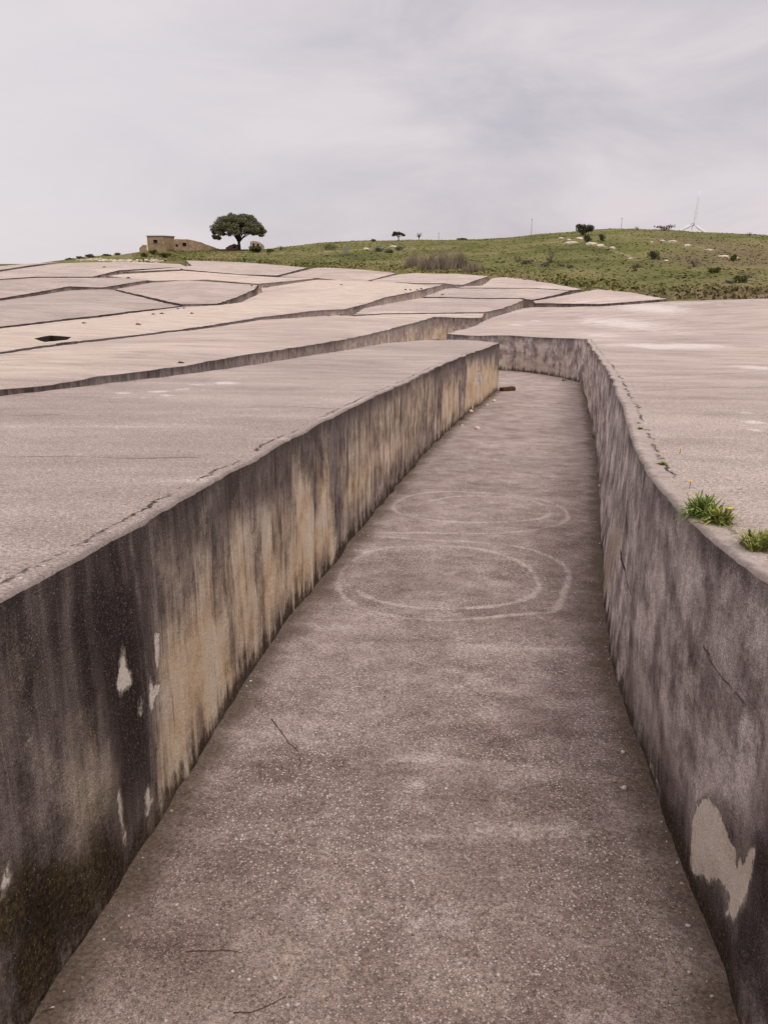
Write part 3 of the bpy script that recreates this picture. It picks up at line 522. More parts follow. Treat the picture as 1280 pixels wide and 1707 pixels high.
    c = k.mix(k.math('MULTIPLY_ADD', cmask, -.4, 1.), c, k.ramp(grain, (.32, (.42, .40, .40)), (.5, (.95, .95, .95)), (.66, (1.55, 1.5, 1.46))), 'MULTIPLY')
    c = k.mix(k.math('MULTIPLY', speckle(k, 95, .84, .6), k.math('SUBTRACT', 1., cmask)), c, (.46, .39, .33))
    k.col(c)
    k.bump(k.math('MULTIPLY_ADD', spot, .6, k.math('MULTIPLY_ADD', grain, .35, k.math('MULTIPLY_ADD', iso2, 1.6, k.math('MULTIPLY_ADD', s2, .7, k.math('MULTIPLY', k.step(ff, .44, .64), -1.4))))), .022, 1.)
    return k.m
M_wallL = make_wall('stained_concrete_face', 1.0, .97)
M_wallA = make_wall('grey_stained_concrete_face', 1.95, .3, .30, 1.05)
M_wall = make_wall('weathered_concrete_face', 1.75, .85)

# ------------------------------------------------------------------ one concrete block = top_surface + side_wall
def resample(poly, vals, ds):
    P = []; Vv = []; n = len(poly)
    for i in range(n):
        a = np.array(poly[i]); b = np.array(poly[(i+1) % n]); L = np.hypot(*(b-a))
        mid = (a+b)/2; step = ds(mid)
        # short steps near the eye even on long edges
        m = max(1, int(math.ceil(L/step)))
        if L > 6:
            m = max(m, int(L/.5))
        for j in range(m):
            t = j/m
            P.append(a+(b-a)*t); Vv.append(np.array(vals[i])*(1-t)+np.array(vals[(i+1) % n])*t)
    return np.array(P), np.array(Vv)
def smooth_poly(pts, ds, iters=2):
    """rounds an open polyline"""
    Q = np.array(pts, float)
    for _ in range(iters):
        a, b = Q[:-1], Q[1:]
        N_ = np.empty((2*len(a), Q.shape[1])); N_[0::2] = .75*a+.25*b; N_[1::2] = .25*a+.75*b
        Q = np.vstack([Q[:1], N_, Q[-1:]])
    return Q
def block(label, poly, hfun=None, ds=None, rings=(), polar=None, grid=None, lean=None, rows=6, mt=None, mw=None, paint=None, hole=None, soft=0, dome=0, defaults=(.45, .35), group='cast concrete blocks', rough=.012, seed=0, cracks=True, age=.5):
    poly = [tuple(p) for p in poly]
    lean = lean if lean is not None else [(0., 0.)]*len(poly)
    if area(poly) < 0: poly = poly[::-1]; lean = lean[::-1]
    ds = ds or (lambda m: max(.25, .006*np.hypot(*m)))
    B, LN = resample(poly, lean, ds)
    s_ = np.concatenate([[0], np.cumsum(np.hypot(*np.diff(B, axis=0).T))])
    tan = np.roll(B, -1, 0)-np.roll(B, 1, 0); tan /= np.maximum(np.hypot(tan[:, 0], tan[:, 1]), 1e-6)[:, None]
    nor = np.stack([tan[:, 1], -tan[:, 0]], 1)                    # outwards
    dist = np.hypot(B[:, 0], B[:, 1])
    jit = rough*np.clip(dist/8, 1, 8)*(fbm(s_*2.3, s_*0, 11+seed, 5)*2)
    B = B+nor*jit[:, None]
    pts = [B]
    for r in rings:
        q = B-nor*r
        keep = (np.hypot(B[:, 0], B[:, 1]) < 24)
        q = q[keep]; dd = seg_dist(q, B, True); q = q[(dd > r*.85) & inside(q, B)]; pts.append(q)
    inn = []
    if polar:
        r0, r1, q, da, az0, az1 = polar
        rr = r0*q**np.arange(int(math.log(r1/r0)/math.log(q))); aa = np.arange(az0, az1, da)
        G = np.stack(np.meshgrid(rr, aa), -1).reshape(-1, 2)
        G = G*(1+rng.normal(0, .0015, G.shape))
        inn.append(np.stack([G[:, 0]*np.sin(G[:, 1]), G[:, 0]*np.cos(G[:, 1])], 1))
    if grid:
        lo, hi = B.min(0), B.max(0)
        G = np.stack(np.meshgrid(np.arange(lo[0], hi[0], grid), np.arange(lo[1], hi[1], grid)), -1).reshape(-1, 2)
        inn.append(G+rng.normal(0, grid*.12, G.shape))
    G = np.vstack(inn); G = G[inside(G, B)]
    lim = (max(rings)+.02) if rings else .3
    dd = seg_dist(G, B, True); near = np.hypot(G[:, 0], G[:, 1]) < 24
    G = G[np.where(near, dd > lim, dd > .25)]
    if cracks and rings:
        for cl in TOP_CRACKS:
            c = smooth_poly(cl, 0); c = np.array(resample(cl, [(0,)]*len(cl), lambda m: max(.04, .004*np.hypot(*m)))[0])[:-1]
            c = c[inside(c, B)]
            if len(c) > 4:
                c[:, 1] += .05*fbm(c[:, 0]*1.7, c[:, 1]*1.7, 5)
                G = G[seg_dist(G, c, False) > .14]
                pts += [c, c+[0, .04], c-[0, .04], c+[0, .12], c-[0, .12]]
    pts.append(G)
    nb = len(B)
    edges = [(i, (i+1) % nb) for i in range(nb)]
    if hole is not None:
        Hh, _ = resample(hole, [(0,)]*len(hole), lambda m: .5)
        if area(Hh) > 0: Hh = Hh[::-1]
        h0 = sum(len(p) for p in pts); pts.append(Hh)
        edges += [(h0+i, h0+(i+1) % len(Hh)) for i in range(len(Hh))]
    P = np.vstack(pts)
    cv, ce, cf = delaunay_2d_cdt([Vector(p) for p in P], edges, [], 1, 1e-5)[:3]
    V2 = np.array([(v.x, v.y) for v in cv]); F = list(cf)
    if hole is not None:
        C = np.array([V2[list(f)].mean(0) for f in F]); ins = inside(C, Hh); F = [f for f, i in zip(F, ins) if not i]
    F = [tuple(f) if area(V2[list(f)]) > 0 else tuple(f)[::-1] for f in F]
    d = seg_dist(V2, B, True)
    def ztop(Q, d):
        z = T0(Q[:, 0], Q[:, 1])+(hfun(Q) if hfun else 0)
        sc = np.clip(np.hypot(Q[:, 0], Q[:, 1])/60, .25, 1)
        z = z+.09*sc*fbm(Q[:, 0]*.35, Q[:, 1]*.35, 3, 3)*np.clip(d/1.5, .15, 1)+.02*fbm(Q[:, 0]*2.1, Q[:, 1]*2.1, 9, 3)
        if dome: z = z+1.7*dome*(1-np.exp(-(d/5.)**1.5))
        if soft: z = z-soft*np.exp(-d/1.5)*np.clip((Q[:, 1]-45)/10, 0, 1)
        return z
    z = ztop(V2, d); zb = ztop(B, np.zeros(nb))
    z = np.where(d < .004, z-.012-.030*np.abs(fbm(V2[:, 0]*7, V2[:, 1]*7, 4)), z)
    # paint
    line = np.zeros(len(V2))
    if rings:
        for cl in TOP_CRACKS:
            w = .006+.0014*np.hypot(*np.mean(cl, 0))
            line = np.maximum(line, np.clip(1-seg_dist(V2, cl, False)/(.05+w), 0, 1))
    wh = np.zeros(len(V2))
    for (mx_, my_, rx, ry, st) in TOP_WHITE:
        q = np.sqrt(((V2[:, 0]-mx_)/max(rx, .02))**2+((V2[:, 1]-my_)/max(ry, .02))**2)
        wh = np.maximum(wh, st*np.clip(1.15-.5*q, 0, 1))
    cm = np.zeros(len(V2))
    for pl in TOP_CREAM:
        cm = np.maximum(cm, np.clip(.5+sdf(V2, pl)/3.+.5*fbm(V2[:, 0]*.4, V2[:, 1]*.4, 21), 0, 1))
    cx, cy = B.mean(0)
    zf = float(base(cx, cy)-1.68)
    root = empty('concrete_block', (cx, cy, zf)); tag(root, label, 'concrete block', group)
    off = np.array([cx, cy, zf])
    mt = mt or M_top; mw = mw or M_wall
    # material noise runs in object space: keep it in world metres by leaving meshes unmoved
    t = mesh('top_surface', np.c_[V2, z], F, mt, root, True, dict(edge=np.minimum(d, 2), white=wh, cream=cm, line=line, age=np.full(len(V2), age)))
    # side wall: boundary down to below the street
    zt = zb-.012-.030*np.abs(fbm(B[:, 0]*7, B[:, 1]*7, 4))
    fl = base(B[:, 0], B[:, 1])-1.65-.08
    tt = np.linspace(0, 1, rows+1)
    sf = np.append(s_, s_[-1]+np.hypot(*(B[0]-B[-1])))
    Bc = np.vstack([B, B[:1]]); ntc = np.vstack([nor, nor[:1]]); ztc = np.append(zt, zt[0]); flc = np.append(fl, fl[0]); LC = np.vstack([LN, LN[:1]])
    VW = []; SH = []
    for i, q in enumerate(tt):
        hz = ztc*q+flc*(1-q); h = hz-flc-.08
        wob = (.05*fbm(sf*.8, h*.5+0*sf, 31+seed, 3)+.02*fbm(sf*3.1, h*1.2, 41+seed, 4))*min(1, (1-q)*4)
        if q == 1: wob = wob*0
        xy = Bc-LC*(1-q)+ntc*wob[:, None]
        VW.append(np.c_[xy, hz]); SH.append(np.c_[sf, h, h/np.maximum(ztc-flc-.08, .2)])
    VW = np.vstack(VW); SH = np.vstack(SH); m = nb+1
    FW = [(r*m+i, r*m+i+1, (r+1)*m+i+1, (r+1)*m+i) for r in range(rows) for i in range(nb)]
    n = len(VW); hr = np.clip(SH[:, 2], 0, 1)
    cd, dd_ = defaults
    A_ = dict(sh=SH+np.array([seed*13.7, 0, 0]),
              cream=np.clip(cd*(1.1-hr*1.1)+.5*fbm(SH[:, 0]*.35, hr*0, 51+seed), 0, 1), dark=np.clip(dd_*hr**1.2+.35*fbm(SH[:, 0]*.5, hr*0, 61+seed), 0, 1),
              grey=np.zeros(n), moss=np.zeros(n), flake=np.zeros(n), crack=np.zeros(n))
    if paint:
        for wall, patches in paint:
            w = np.array(wall); s0 = np.concatenate([[0], np.cumsum(np.hypot(*np.diff(w, axis=0).T))])
            XY = VW[:, :2]; best = np.full(n, 1e9); ss = np.zeros(n)
            for i in range(len(w)-1):
                e_ = w[i+1]-w[i]; L = np.hypot(*e_); tq = ((XY-w[i])@e_)/L**2
                tq = np.clip(tq, -6 if i == 0 else 0, 1.3 if i == len(w)-2 else 1)
                dq = np.hypot(*(XY-w[i]-tq[:, None]*e_).T)
                ss = np.where(dq < best, s0[i]+tq*L, ss); best = np.minimum(best, dq)
            on = best < .35
            for ch in ('cream',): A_[ch] = np.where(on, (.22 if seed == 1 else .10)*(1-hr)*np.clip(ss/12, .3, 1.5), A_[ch])
            A_['dark'] = np.where(on, (.30*hr+.03*np.clip(1-ss/8, 0, 1) if seed == 1 else .10*hr)+.22*fbm(ss*.6, hr*0, 71), A_['dark'])
            Q = np.c_[ss, SH[:, 1]][on]
            for ch, st, pl in patches:
                soft_ = {'flake': .07, 'crack': .012, 'cream': .42, 'dark': .4, 'grey': .3, 'moss': .3}[ch]
                sd = sdf(Q, pl)
                val = st*np.clip(.5+sd/(2*soft_), 0, 1)
                if ch == 'crack': val = .8*np.clip(1+sd/.012, 0, 1)
                A_[ch][on] = np.maximum(A_[ch][on], val)
    mesh('side_wall', VW, FW, mw, root, True, A_)
    if hole is not None:
        zz = T0(Hh[:, 0], Hh[:, 1])+(hfun(Hh) if hfun else 0); k = len(Hh)
        zz = ztop(Hh, seg_dist(Hh, B, True))
        VV = np.vstack([np.c_[Hh, zz], np.c_[Hh, zz-1.3]]); FF = [(i, (i+1) % k, k+(i+1) % k, k+i)[::-1] for i in range(k)]+[tuple(range(2*k-1, k-1, -1))]
        mesh('broken_pit', VV, FF, plain('dark_pit', (.06, .042, .035), .95), root)  # pit sides and bottom share one near-black brown
    # root placement without moving the geometry
    for c_ in root.children: c_.matrix_parent_inverse = Matrix.Translation((-cx, -cy, -zf))
    return root

# near left block
lb = np.array(LEFT_WALL)
lw = [(-2.3, -3.5), (-1.85, -.5), (-1.62, 1.2)]+[tuple(p) for p in lb]
lw_s = [tuple(p) for p in smooth_poly(lw, 0, 1)]
polyL = lw_s+[(3.6, 33.4), (2.6, 34.6)]+[tuple(p) for p in LEFT_BACK]+[(-9.5, 7.5), (-11, -3.5)]
offL = lambda Q: np.interp(Q[:, 1], [1, 2.8, 3.3, 4.4, 6.5, 9.4, 15, 22, 31], [.12, .11, .10, .07, .01, .02, -.04, 0, .03])*np.clip(1-seg_dist(Q, lb, False)/6, 0, 1)
near_ds = lambda m: float(np.clip(.007*np.hypot(*m), .03, 1.0))
RINGS = (.010, .05, .085, .12, .16, .21, .30, .45)
block('long flat concrete block on the left whose street face is streaked black and cream', polyL, offL, near_ds, RINGS, polar=(2, 60, 1.014, .008, -1.35, .25), rows=64,
      mt=M_topL, mw=M_wallL, paint=[(LEFT_WALL, LEFT_PAINT)], seed=1, group=None, age=.10, rough=.022)
# near right block
rb_ = np.array(RIGHT_WALL); rl = np.array(RIGHT_LEAN)
rw = [(1.36, -3.5, 0), (1.36, .5, 0), (1.40, 1.8, 0)]+[(p[0], p[1], l) for p, l in zip(rb_, rl)]
rws = smooth_poly(rw, 0, 2)
topR = [(p[0]+p[2], p[1]) for p in rws]; leanR = [(p[2], 0.) for p in rws]
fr = [tuple(p) for p in A_FRONT]
polyA = topR+[tuple(p) for p in smooth_poly([tuple(rb_[-1]+[rl[-1], 0])]+fr, 0, 2)[1:]]+[tuple(p) for p in A_BACK]+[(46, 40), (40, -3.5)]
leanA = leanR+[(0., 0.)]*(len(polyA)-len(leanR))
offA = lambda Q: .13-.18*np.clip((Q[:, 1]-33)/6, 0, 1)+.15*np.clip((Q[:, 1]-50)/15, 0, 1)
block('huge grey concrete block on the right with a pale cracked rim and weeds', polyA, offA, near_ds, RINGS, polar=(2, 95, 1.013, .0065, .04, 1.3), lean=leanA, rows=64,
      mt=M_topA, mw=M_wallA, paint=[(RIGHT_WALL, RIGHT_PAINT)], seed=2, soft=.25, group=None, age=.45, rough=.022)
FARB = [
 ('B', 'broad concrete block just beyond the first long crack on the left', 0, .12),
 ('C', 'flat concrete block behind the bend where the street turns', 0, .05),
 ('G', 'long narrow concrete block between the bend and the pale wedge', 0, .05),
 ('E', 'pale wedge of concrete block at the foot of the hill right of centre', 0, .1),
 ('D', 'wide cream worn concrete block with a dark hole and scattered weeds', 0, .17),
 ('H', 'smooth grey concrete block at far left between two thin dark cracks', 0, .28),
 ('I', 'low humped concrete block with a taller cut face at its right end', 0, .42),
 ('J1', 'concrete block at the left edge above the smooth grey one', 0, .22),
 ('P', 'cream strip of worn concrete block crossed by short cracks near the old house', 0, .0),
 ('J3', 'pale concrete block on the left skyline below the old house', 0, .1),
 ('J4', 'farthest concrete block cut off by the left edge of the skyline', 0, .1),
 ('K1', 'flat concrete block right below the umbrella pine and grass', 0, .1),
 ('K2', 'concrete block against the grass left of the dry canes', 0, .1),
 ('K3', 'concrete block against the grass in front of the dry canes', 0, .1),
 ('F', 'rounded pale concrete block wedged between the big right block and hill', 0, .25),
]
for i, (n_, lab, h_, dm) in enumerate(FARB):
    block(lab, BLOCKS[n_], (lambda Q, h_=h_: h_+0*Q[:, 0]), lambda m: max(.3, .006*np.hypot(*m)), (), grid=1.3, rows=8, seed=10+i, dome=dm,
          hole=PIT if n_ == 'D' else None, age={'B': .6, 'D': .9, 'H': .05, 'I': .25, 'J1': .2, 'C': .35, 'G': .4, 'F': .8, 'P': 1., 'K2': .6, 'K3': .55, 'E': .8}.get(n_, .5), defaults=(.75, .3) if n_ in ('B', 'D', 'K2', 'K3', 'C', 'P') else (.5, .5), group='far concrete blocks of the hillside field', rough=.03)

# ------------------------------------------------------------------ street floor
def lines(*seg):
    r = []
    for a, b, st in seg: r += list(np.arange(a, b, st))
    return np.array(r)
gx = lines((-150, -20, 6), (-20, -4, 1), (-4, 4.2, .045), (4.2, 12, .12), (12, 30, 1), (30, 151, 6))
gy = lines((-40, -4, 4), (-4, 1.5, .5), (1.5, 16, .045), (16, 46, .16), (46, 80, 1.5), (80, 236, 5))
X, Y = np.meshgrid(gx, gy); XY = np.c_[X.ravel(), Y.ravel()]
Zf = base(XY[:, 0], XY[:, 1])-1.65
# the sheet dips under the hillside at its far edge
nearm = (np.abs(XY[:, 0]) < 14) & (XY[:, 1] < 50) & (XY[:, 1] > 0)
Zf = Zf+np.where(nearm, .025*fbm(XY[:, 0]*.5, XY[:, 1]*.5, 81, 3)+.008*fbm(XY[:, 0]*4, XY[:, 1]*4, 82, 3), 0)
ring = np.zeros(len(XY)); dirt = np.zeros(len(XY)); pale = np.zeros(len(XY))
idx = np.where(nearm & (XY[:, 0] > -4) & (XY[:, 0] < 12))[0]
for i, cl in enumerate(RING_MARKS):
    c = smooth_poly(cl, 0, 3)
    w = .034 if i < 2 else .085
    dd = seg_dist(XY[idx], c, False)
    ring[idx] = np.maximum(ring[idx], (1. if i < 2 else .62)*np.clip(1-dd/(2*w), 0, 1))
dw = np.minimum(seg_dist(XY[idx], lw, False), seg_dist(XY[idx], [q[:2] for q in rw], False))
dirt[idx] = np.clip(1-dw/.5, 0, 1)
for (mx_, my_, rx, ry, st) in FLOOR_PALE:
    q = np.sqrt(((XY[idx, 0]-mx_)/rx)**2+((XY[idx, 1]-my_)/ry)**2)
    pale[idx] = np.maximum(pale[idx], st*np.clip(1.2-.6*q, 0, 1))
nx = len(gx)
Fq = [(j*nx+i, j*nx+i+1, (j+1)*nx+i+1, (j+1)*nx+i) for j in range(len(gy)-1) for i in range(nx-1)]
k = N('street_concrete')
big = k.noise(.35, detail=6, rough=.6); mid = k.noise(1.6, k.map((1.3, 1.5, 1)), detail=8, rough=.65); fine = k.noise(45, detail=5, rough=.72); gr = k.noise(210, detail=2)
sepf = k.n('ShaderNodeSeparateXYZ'); k.t.links.new(k.pos, sepf.inputs[0])
blot = k.noise(4.5, k.map((1, 1.3, 1)), detail=9, rough=.7)
v = k.math('MULTIPLY_ADD', mid, .40, k.math('MULTIPLY_ADD', blot, .28, k.math('MULTIPLY', big, .32)))
c = k.ramp(v, (.38, (.18, .133, .115)), (.49, (.325, .256, .231)), (.60, (.50, .418, .380)))
worn = k.step(sepf.outputs[1], 10., 30.)           # floor colour gets paler further down the street
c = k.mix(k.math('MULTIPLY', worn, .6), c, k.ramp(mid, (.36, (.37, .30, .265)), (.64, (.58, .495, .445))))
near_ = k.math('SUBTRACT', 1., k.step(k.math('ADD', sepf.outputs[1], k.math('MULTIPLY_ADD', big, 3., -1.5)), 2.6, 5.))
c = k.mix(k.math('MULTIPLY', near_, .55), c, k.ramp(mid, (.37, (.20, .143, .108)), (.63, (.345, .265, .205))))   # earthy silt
wet = k.step(k.noise(.8, k.map((1, .7, 1), None, (4, 9, 0)), detail=5, rough=.6), .56, .70)
c = k.mix(k.math('MULTIPLY', wet, .40), c, (.17, .125, .110))
smear = k.step(k.noise(1, k.map((1.8, 1.7, 1), None, (14, 3, 0)), detail=9, rough=.7), .545, .66)
c = k.mix(k.math('MULTIPLY', smear, .42), c, (.56, .475, .435))
c = k.mix(k.math('MULTIPLY', k.step(k.math('ADD', k.attr('pale'), k.math('MULTIPLY_ADD', k.noise(3, k.map((1.6, 3., 1)), detail=8, rough=.75), 2.2, -1.15)), .25, .85), .7), c, (.50, .42, .38))
rg = k.math('ADD', k.attr('ring'), k.math('ADD', k.math('MULTIPLY_ADD', k.noise(9, detail=7, rough=.75), 1.6, -.8), k.math('MULTIPLY_ADD', k.noise(1.3), 1.6, -.85)))
c = k.mix(k.math('MULTIPLY', k.step(rg, .24, 1.0), .66), c, (.64, .555, .505))
c = k.mix(1., c, k.ramp(fine, (.32, (.42, .40, .385)), (.5, (.95, .94, .93)), (.68, (1.45, 1.40, 1.35))), 'MULTIPLY')
c = k.mix(.85, c, k.ramp(gr, (.32, (.45, .43, .42)), (.5, (.96, .95, .94)), (.66, (1.35, 1.32, 1.28))), 'MULTIPLY')
patchy = k.math('MULTIPLY', k.step(k.noise(1.1, detail=4), .36, .62), k.math('MULTIPLY_ADD', near_, -.35, 1.))
c = k.mix(k.math('MULTIPLY', speckle(k, 62, .24, .95), k.math('MULTIPLY_ADD', patchy, .75, .25)), c, (.78, .68, .60))
c = k.mix(speckle(k, 105, .35, .6), c, (.62, .53, .475))
c = k.mix(speckle(k, 90, .45, .75), c, (.065, .047, .041))
c = k.mix(speckle(k, 70, .78, .6), c, (.07, .052, .048))
c = k.mix(k.math('MULTIPLY', speckle(k, 46, .86, .8), patchy), c, (.80, .72, .64))
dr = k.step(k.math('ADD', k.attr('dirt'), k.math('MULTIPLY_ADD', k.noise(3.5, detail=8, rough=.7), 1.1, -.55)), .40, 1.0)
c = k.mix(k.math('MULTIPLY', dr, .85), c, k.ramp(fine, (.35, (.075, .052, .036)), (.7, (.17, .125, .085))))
k.col(c); k.bump(k.math('MULTIPLY_ADD', fine, .6, k.math('MULTIPLY_ADD', gr, .35, k.math('MULTIPLY', speckle(k, 46, .86, 1.), .5))), .014, .9)
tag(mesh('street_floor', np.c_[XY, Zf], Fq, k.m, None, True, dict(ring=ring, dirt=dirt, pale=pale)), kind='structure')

# ------------------------------------------------------------------ hillside
k = N('hill_grass')
nb_ = k.noise(.045, detail=6, rough=.6); nm = k.noise(.22, k.map((1, .6, 1)), detail=8, rough=.65); nf = k.noise(1.6, detail=6, rough=.7)
vv = k.math('MULTIPLY_ADD', nb_, .55, k.math('MULTIPLY_ADD', nm, .33, k.math('MULTIPLY', nf, .12)))
c = k.ramp(vv, (.37, (.085, .092, .028)), (.46, (.145, .145, .047)), (.54, (.205, .185, .072)), (.62, (.28, .22, .12)))
c = k.mix(k.math('MULTIPLY', k.step(k.attr('brown'), .2, .9), .7), c, k.ramp(nf, (.3, (.10, .072, .042)), (.7, (.25, .19, .11))))
c = k.mix(k.step(k.math('ADD', k.attr('soil'), k.math('MULTIPLY_ADD', nf, 1., -.5)), .45, .75), c, k.ramp(nf, (.3, (.40, .31, .22)), (.7, (.60, .50, .39))))
k.col(c); k.bump(nf, .6, .6)
M_hill = k.m
az = np.linspace(-1.15, 1.15, 520); tq = np.concatenate([[-.22, -.12, -.05], np.linspace(0, 1, 80), 1+np.geomspace(.03, 14, 26)])
AZ, TQ = np.meshgrid(az, tq); rbv = np.interp(AZ, HA, HRB); rsv = np.interp(AZ, HA, HRS)
RR = rbv+(rsv-rbv)*TQ; hx = (RR*np.sin(AZ)).ravel(); hy = (RR*np.cos(AZ)).ravel()
hz = hill(hx, hy)
t_ = TQ.ravel()
hz = hz+np.where((t_ > .02) & (t_ < 1.3), (.8*fbm(hx*.06, hy*.06, 91, 4)+.25*fbm(hx*.5, hy*.5, 92, 3))*np.clip(t_*6, 0, 1)*np.clip(1-np.abs(t_-1)*0, 0, 1)*np.clip((1.3-t_)*5, 0, 1), 0)
brown = np.zeros(len(hx)); soil = np.zeros(len(hx))
u_ = np.degrees(AZ.ravel())
brown = np.clip(.45*np.exp(-((t_-.05)/.09)**2)*np.clip((u_-8)/6, 0, 1)+.5*np.exp(-((t_-.5)/.35)**2)*np.clip((u_-13)/7, 0, 1)+.35*np.exp(-((t_-.85)/.2)**2)*np.clip(1-np.abs(u_-2)/9, 0, 1), 0, 1)
brown = np.clip(brown*1.5+1.3*fbm(hx*.05, hy*.05, 93, 4), 0, 1)
for (x_, y_, w_, h_) in SPOTS['rock']:
    q = np.sqrt(((hx-x_)/(w_*1.3))**2+((hy-y_)/(w_*1.6))**2); soil = np.maximum(soil, np.clip(1.1-.6*q, 0, 1))
for pl in SOIL:
    q = seg_dist(np.c_[hx, hy], pl, False); soil = np.maximum(soil, .62*np.clip(1-q/2.2, 0, 1))
nx = len(az)
Fh = [(j*nx+i, j*nx+i+1, (j+1)*nx+i+1, (j+1)*nx+i) for j in range(len(tq)-1) for i in range(nx-1)]
tag(mesh('hillside', np.c_[hx, hy, hz], Fh, M_hill, None, True, dict(brown=brown, soil=soil)), kind='structure')
HG = dict(az=az, t=tq, z=hz.reshape(AZ.shape))
def ground(x, y):
    """height of the built hillside (bilinear)"""
    a = math.atan2(x, y); rb0 = np.interp(a, HA, HRB); rs0 = np.interp(a, HA, HRS); t = (math.hypot(x, y)-rb0)/(rs0-rb0)
    i = int(np.clip(np.searchsorted(az, a)-1, 0, len(az)-2)); j = int(np.clip(np.searchsorted(tq, t)-1, 0, len(tq)-2))
    fa = np.clip((a-az[i])/(az[i+1]-az[i]), 0, 1); ft = np.clip((t-tq[j])/(tq[j+1]-tq[j]), 0, 1); z = HG['z']
    return float((z[j, i]*(1-fa)+z[j, i+1]*fa)*(1-ft)+(z[j+1, i]*(1-fa)+z[j+1, i+1]*fa)*ft)
g = MB(); g.add([(-6000, -6000, -36), (6000, -6000, -36), (6000, 6000, -36), (-6000, 6000, -36)], [(0, 1, 2, 3)])
tag(g.build('ground', plain('far_fields', (.11, .12, .05), .95, .3, .01)), kind='structure')

# ------------------------------------------------------------------ foliage
def leafmat(name, c0, c1, c2, tr=.0):
    k = N(name); geo = k.n('ShaderNodeNewGeometry'); n = k.noise(.9, detail=3)
    r = k.math('MULTIPLY_ADD', geo.outputs['Random Per Island'], .6, k.math('MULTIPLY', n, .4))
    k.col(k.ramp(r, (.25, c0), (.5, c1), (.78, c2))); k.b.inputs['Roughness'].default_value = .8
    return k.m
L_pine = leafmat('pine_needles', (.075, .08, .045), (.15, .155, .085), (.25, .245, .135))
L_dark = leafmat('dark_leaves', (.045, .047, .032), (.085, .088, .054), (.14, .14, .08))
L_green = leafmat('green_leaves', (.045, .06, .018), (.085, .10, .03), (.14, .15, .055))
L_grey = leafmat('grey_green_leaves', (.09, .095, .07), (.16, .16, .12), (.25, .235, .185))
L_brown = leafmat('dry_brown_twigs', (.085, .064, .05), (.15, .115, .085), (.23, .18, .135))
L_cane = leafmat('dry_canes', (.16, .125, .09), (.27, .215, .16), (.40, .33, .25))
L_grass = leafmat('grass_blades', (.05, .066, .016), (.10, .12, .032), (.20, .185, .075))
L_weed = leafmat('weed_leaves', (.10, .15, .03), (.20, .26, .06), (.34, .39, .13))
L_grassn = leafmat('clump_blades', (.13, .145, .03), (.24, .255, .06), (.38, .36, .13))
M_bark = plain('pine_bark', (.06, .042, .034), .95, .4, 3)
M_twig = plain('grey_twigs', (.085, .065, .055), .95, .3, 6)

def leaves(C, Rr, n, size, flat=1., up=.0):
    """n random leaf quads spread through ellipsoid clumps"""
    C = np.asarray(C); Rr = np.asarray(Rr)
    i = rng.integers(0, len(C), n); d = rng.normal(size=(n, 3)); d /= np.linalg.norm(d, axis=1)[:, None]
    r = rng.random(n)**.45
    p = C[i]+d*r[:, None]*Rr[i]
    a = rng.normal(size=(n, 3)); a[:, 2] = a[:, 2]*flat+up; a /= np.linalg.norm(a, axis=1)[:, None]
    b = np.cross(a, rng.normal(size=(n, 3))); b /= np.linalg.norm(b, axis=1)[:, None]
    s = size*(.6+.8*rng.random(n))[:, None]
    V = np.stack([p-a*s, p+b*s*.5, p+a*s, p-b*s*.5], 1).reshape(-1, 3)
    F = np.arange(4*n).reshape(-1, 4)
    return V, F
def put(name, VF, m, parent=None): return mesh(name, VF[0], VF[1], m, parent)

def bush(name, label, group, x, y, w, h, mat, n=900, leaf=None, stems=True, cat='bush', z=None, airy=.0):
    z = ground(x, y)-.1 if z is None else z
    root = empty(name, (x, y, z)); tag(root, label, cat, group)
    leaf = leaf or max(.05, w*.06)
    k = int(10+6*rng.random())
    C = np.c_[rng.normal(0, .36, k)*w, rng.normal(0, .36, k)*w, h*(.25+.55*rng.random(k))]
    C[:, 2] = np.minimum(C[:, 2], h*.82*(1-.5*(np.hypot(C[:, 0], C[:, 1])/w)**2))
    Rr = np.stack([w*(.25+.2*rng.random(k))]*2+[h*(.18+.14*rng.random(k))], 1)
    put('foliage', leaves(C, Rr, n, leaf, up=.2), mat, root)
    if stems:
        m = MB()
        for c_ in C[:8]: m.tube([(c_[0]*.1, c_[1]*.1, -.2), tuple(c_*np.array([.5, .5, .6])), tuple(c_)], [.03*h+.01, .02*h, .008*h], 5)
        m.build('stem', M_twig, root)
    return root
for i, (x, y, w, h) in enumerate(SPOTS['dark_bush']):
    lab = ['large round dark bush on the hill crest above the pale rocks', 'small dark bush on the bare soil just below the large crest bush', 'dark upright bush on the hill crest right of the large round one', 'lone dark round bush in the middle of the right slope'][i]
    bush('dark_bush', lab, 'dark bushes on the slope', x, y, w, h, L_dark, 1800, w*.085)
for i, (x, y, w, h) in enumerate(SPOTS['brown_bush']):
    lab = ['twiggy dark brown bush at the top end of the row of grey shrubs', 'small brown bush beside the grey shrubs at the grass edge', 'wide bare twiggy bush on the crest near the wind turbine', 'low bare brown bush on the crest left of the turbine', 'brown leafless bush half way down the right slope', 'small bare bush on the crest at the right edge', 'brown bush at the grass edge just right of the umbrella pine', 'reddish brown bush low on the right slope above the grass strip', 'reddish brown reedy bush beside the grey notice board'][i]
    bush('brown_bush', lab, 'bare brown bushes on the slope', x, y, w, h, L_brown, 260 if i in (2, 3, 5) else 550, w*.06)
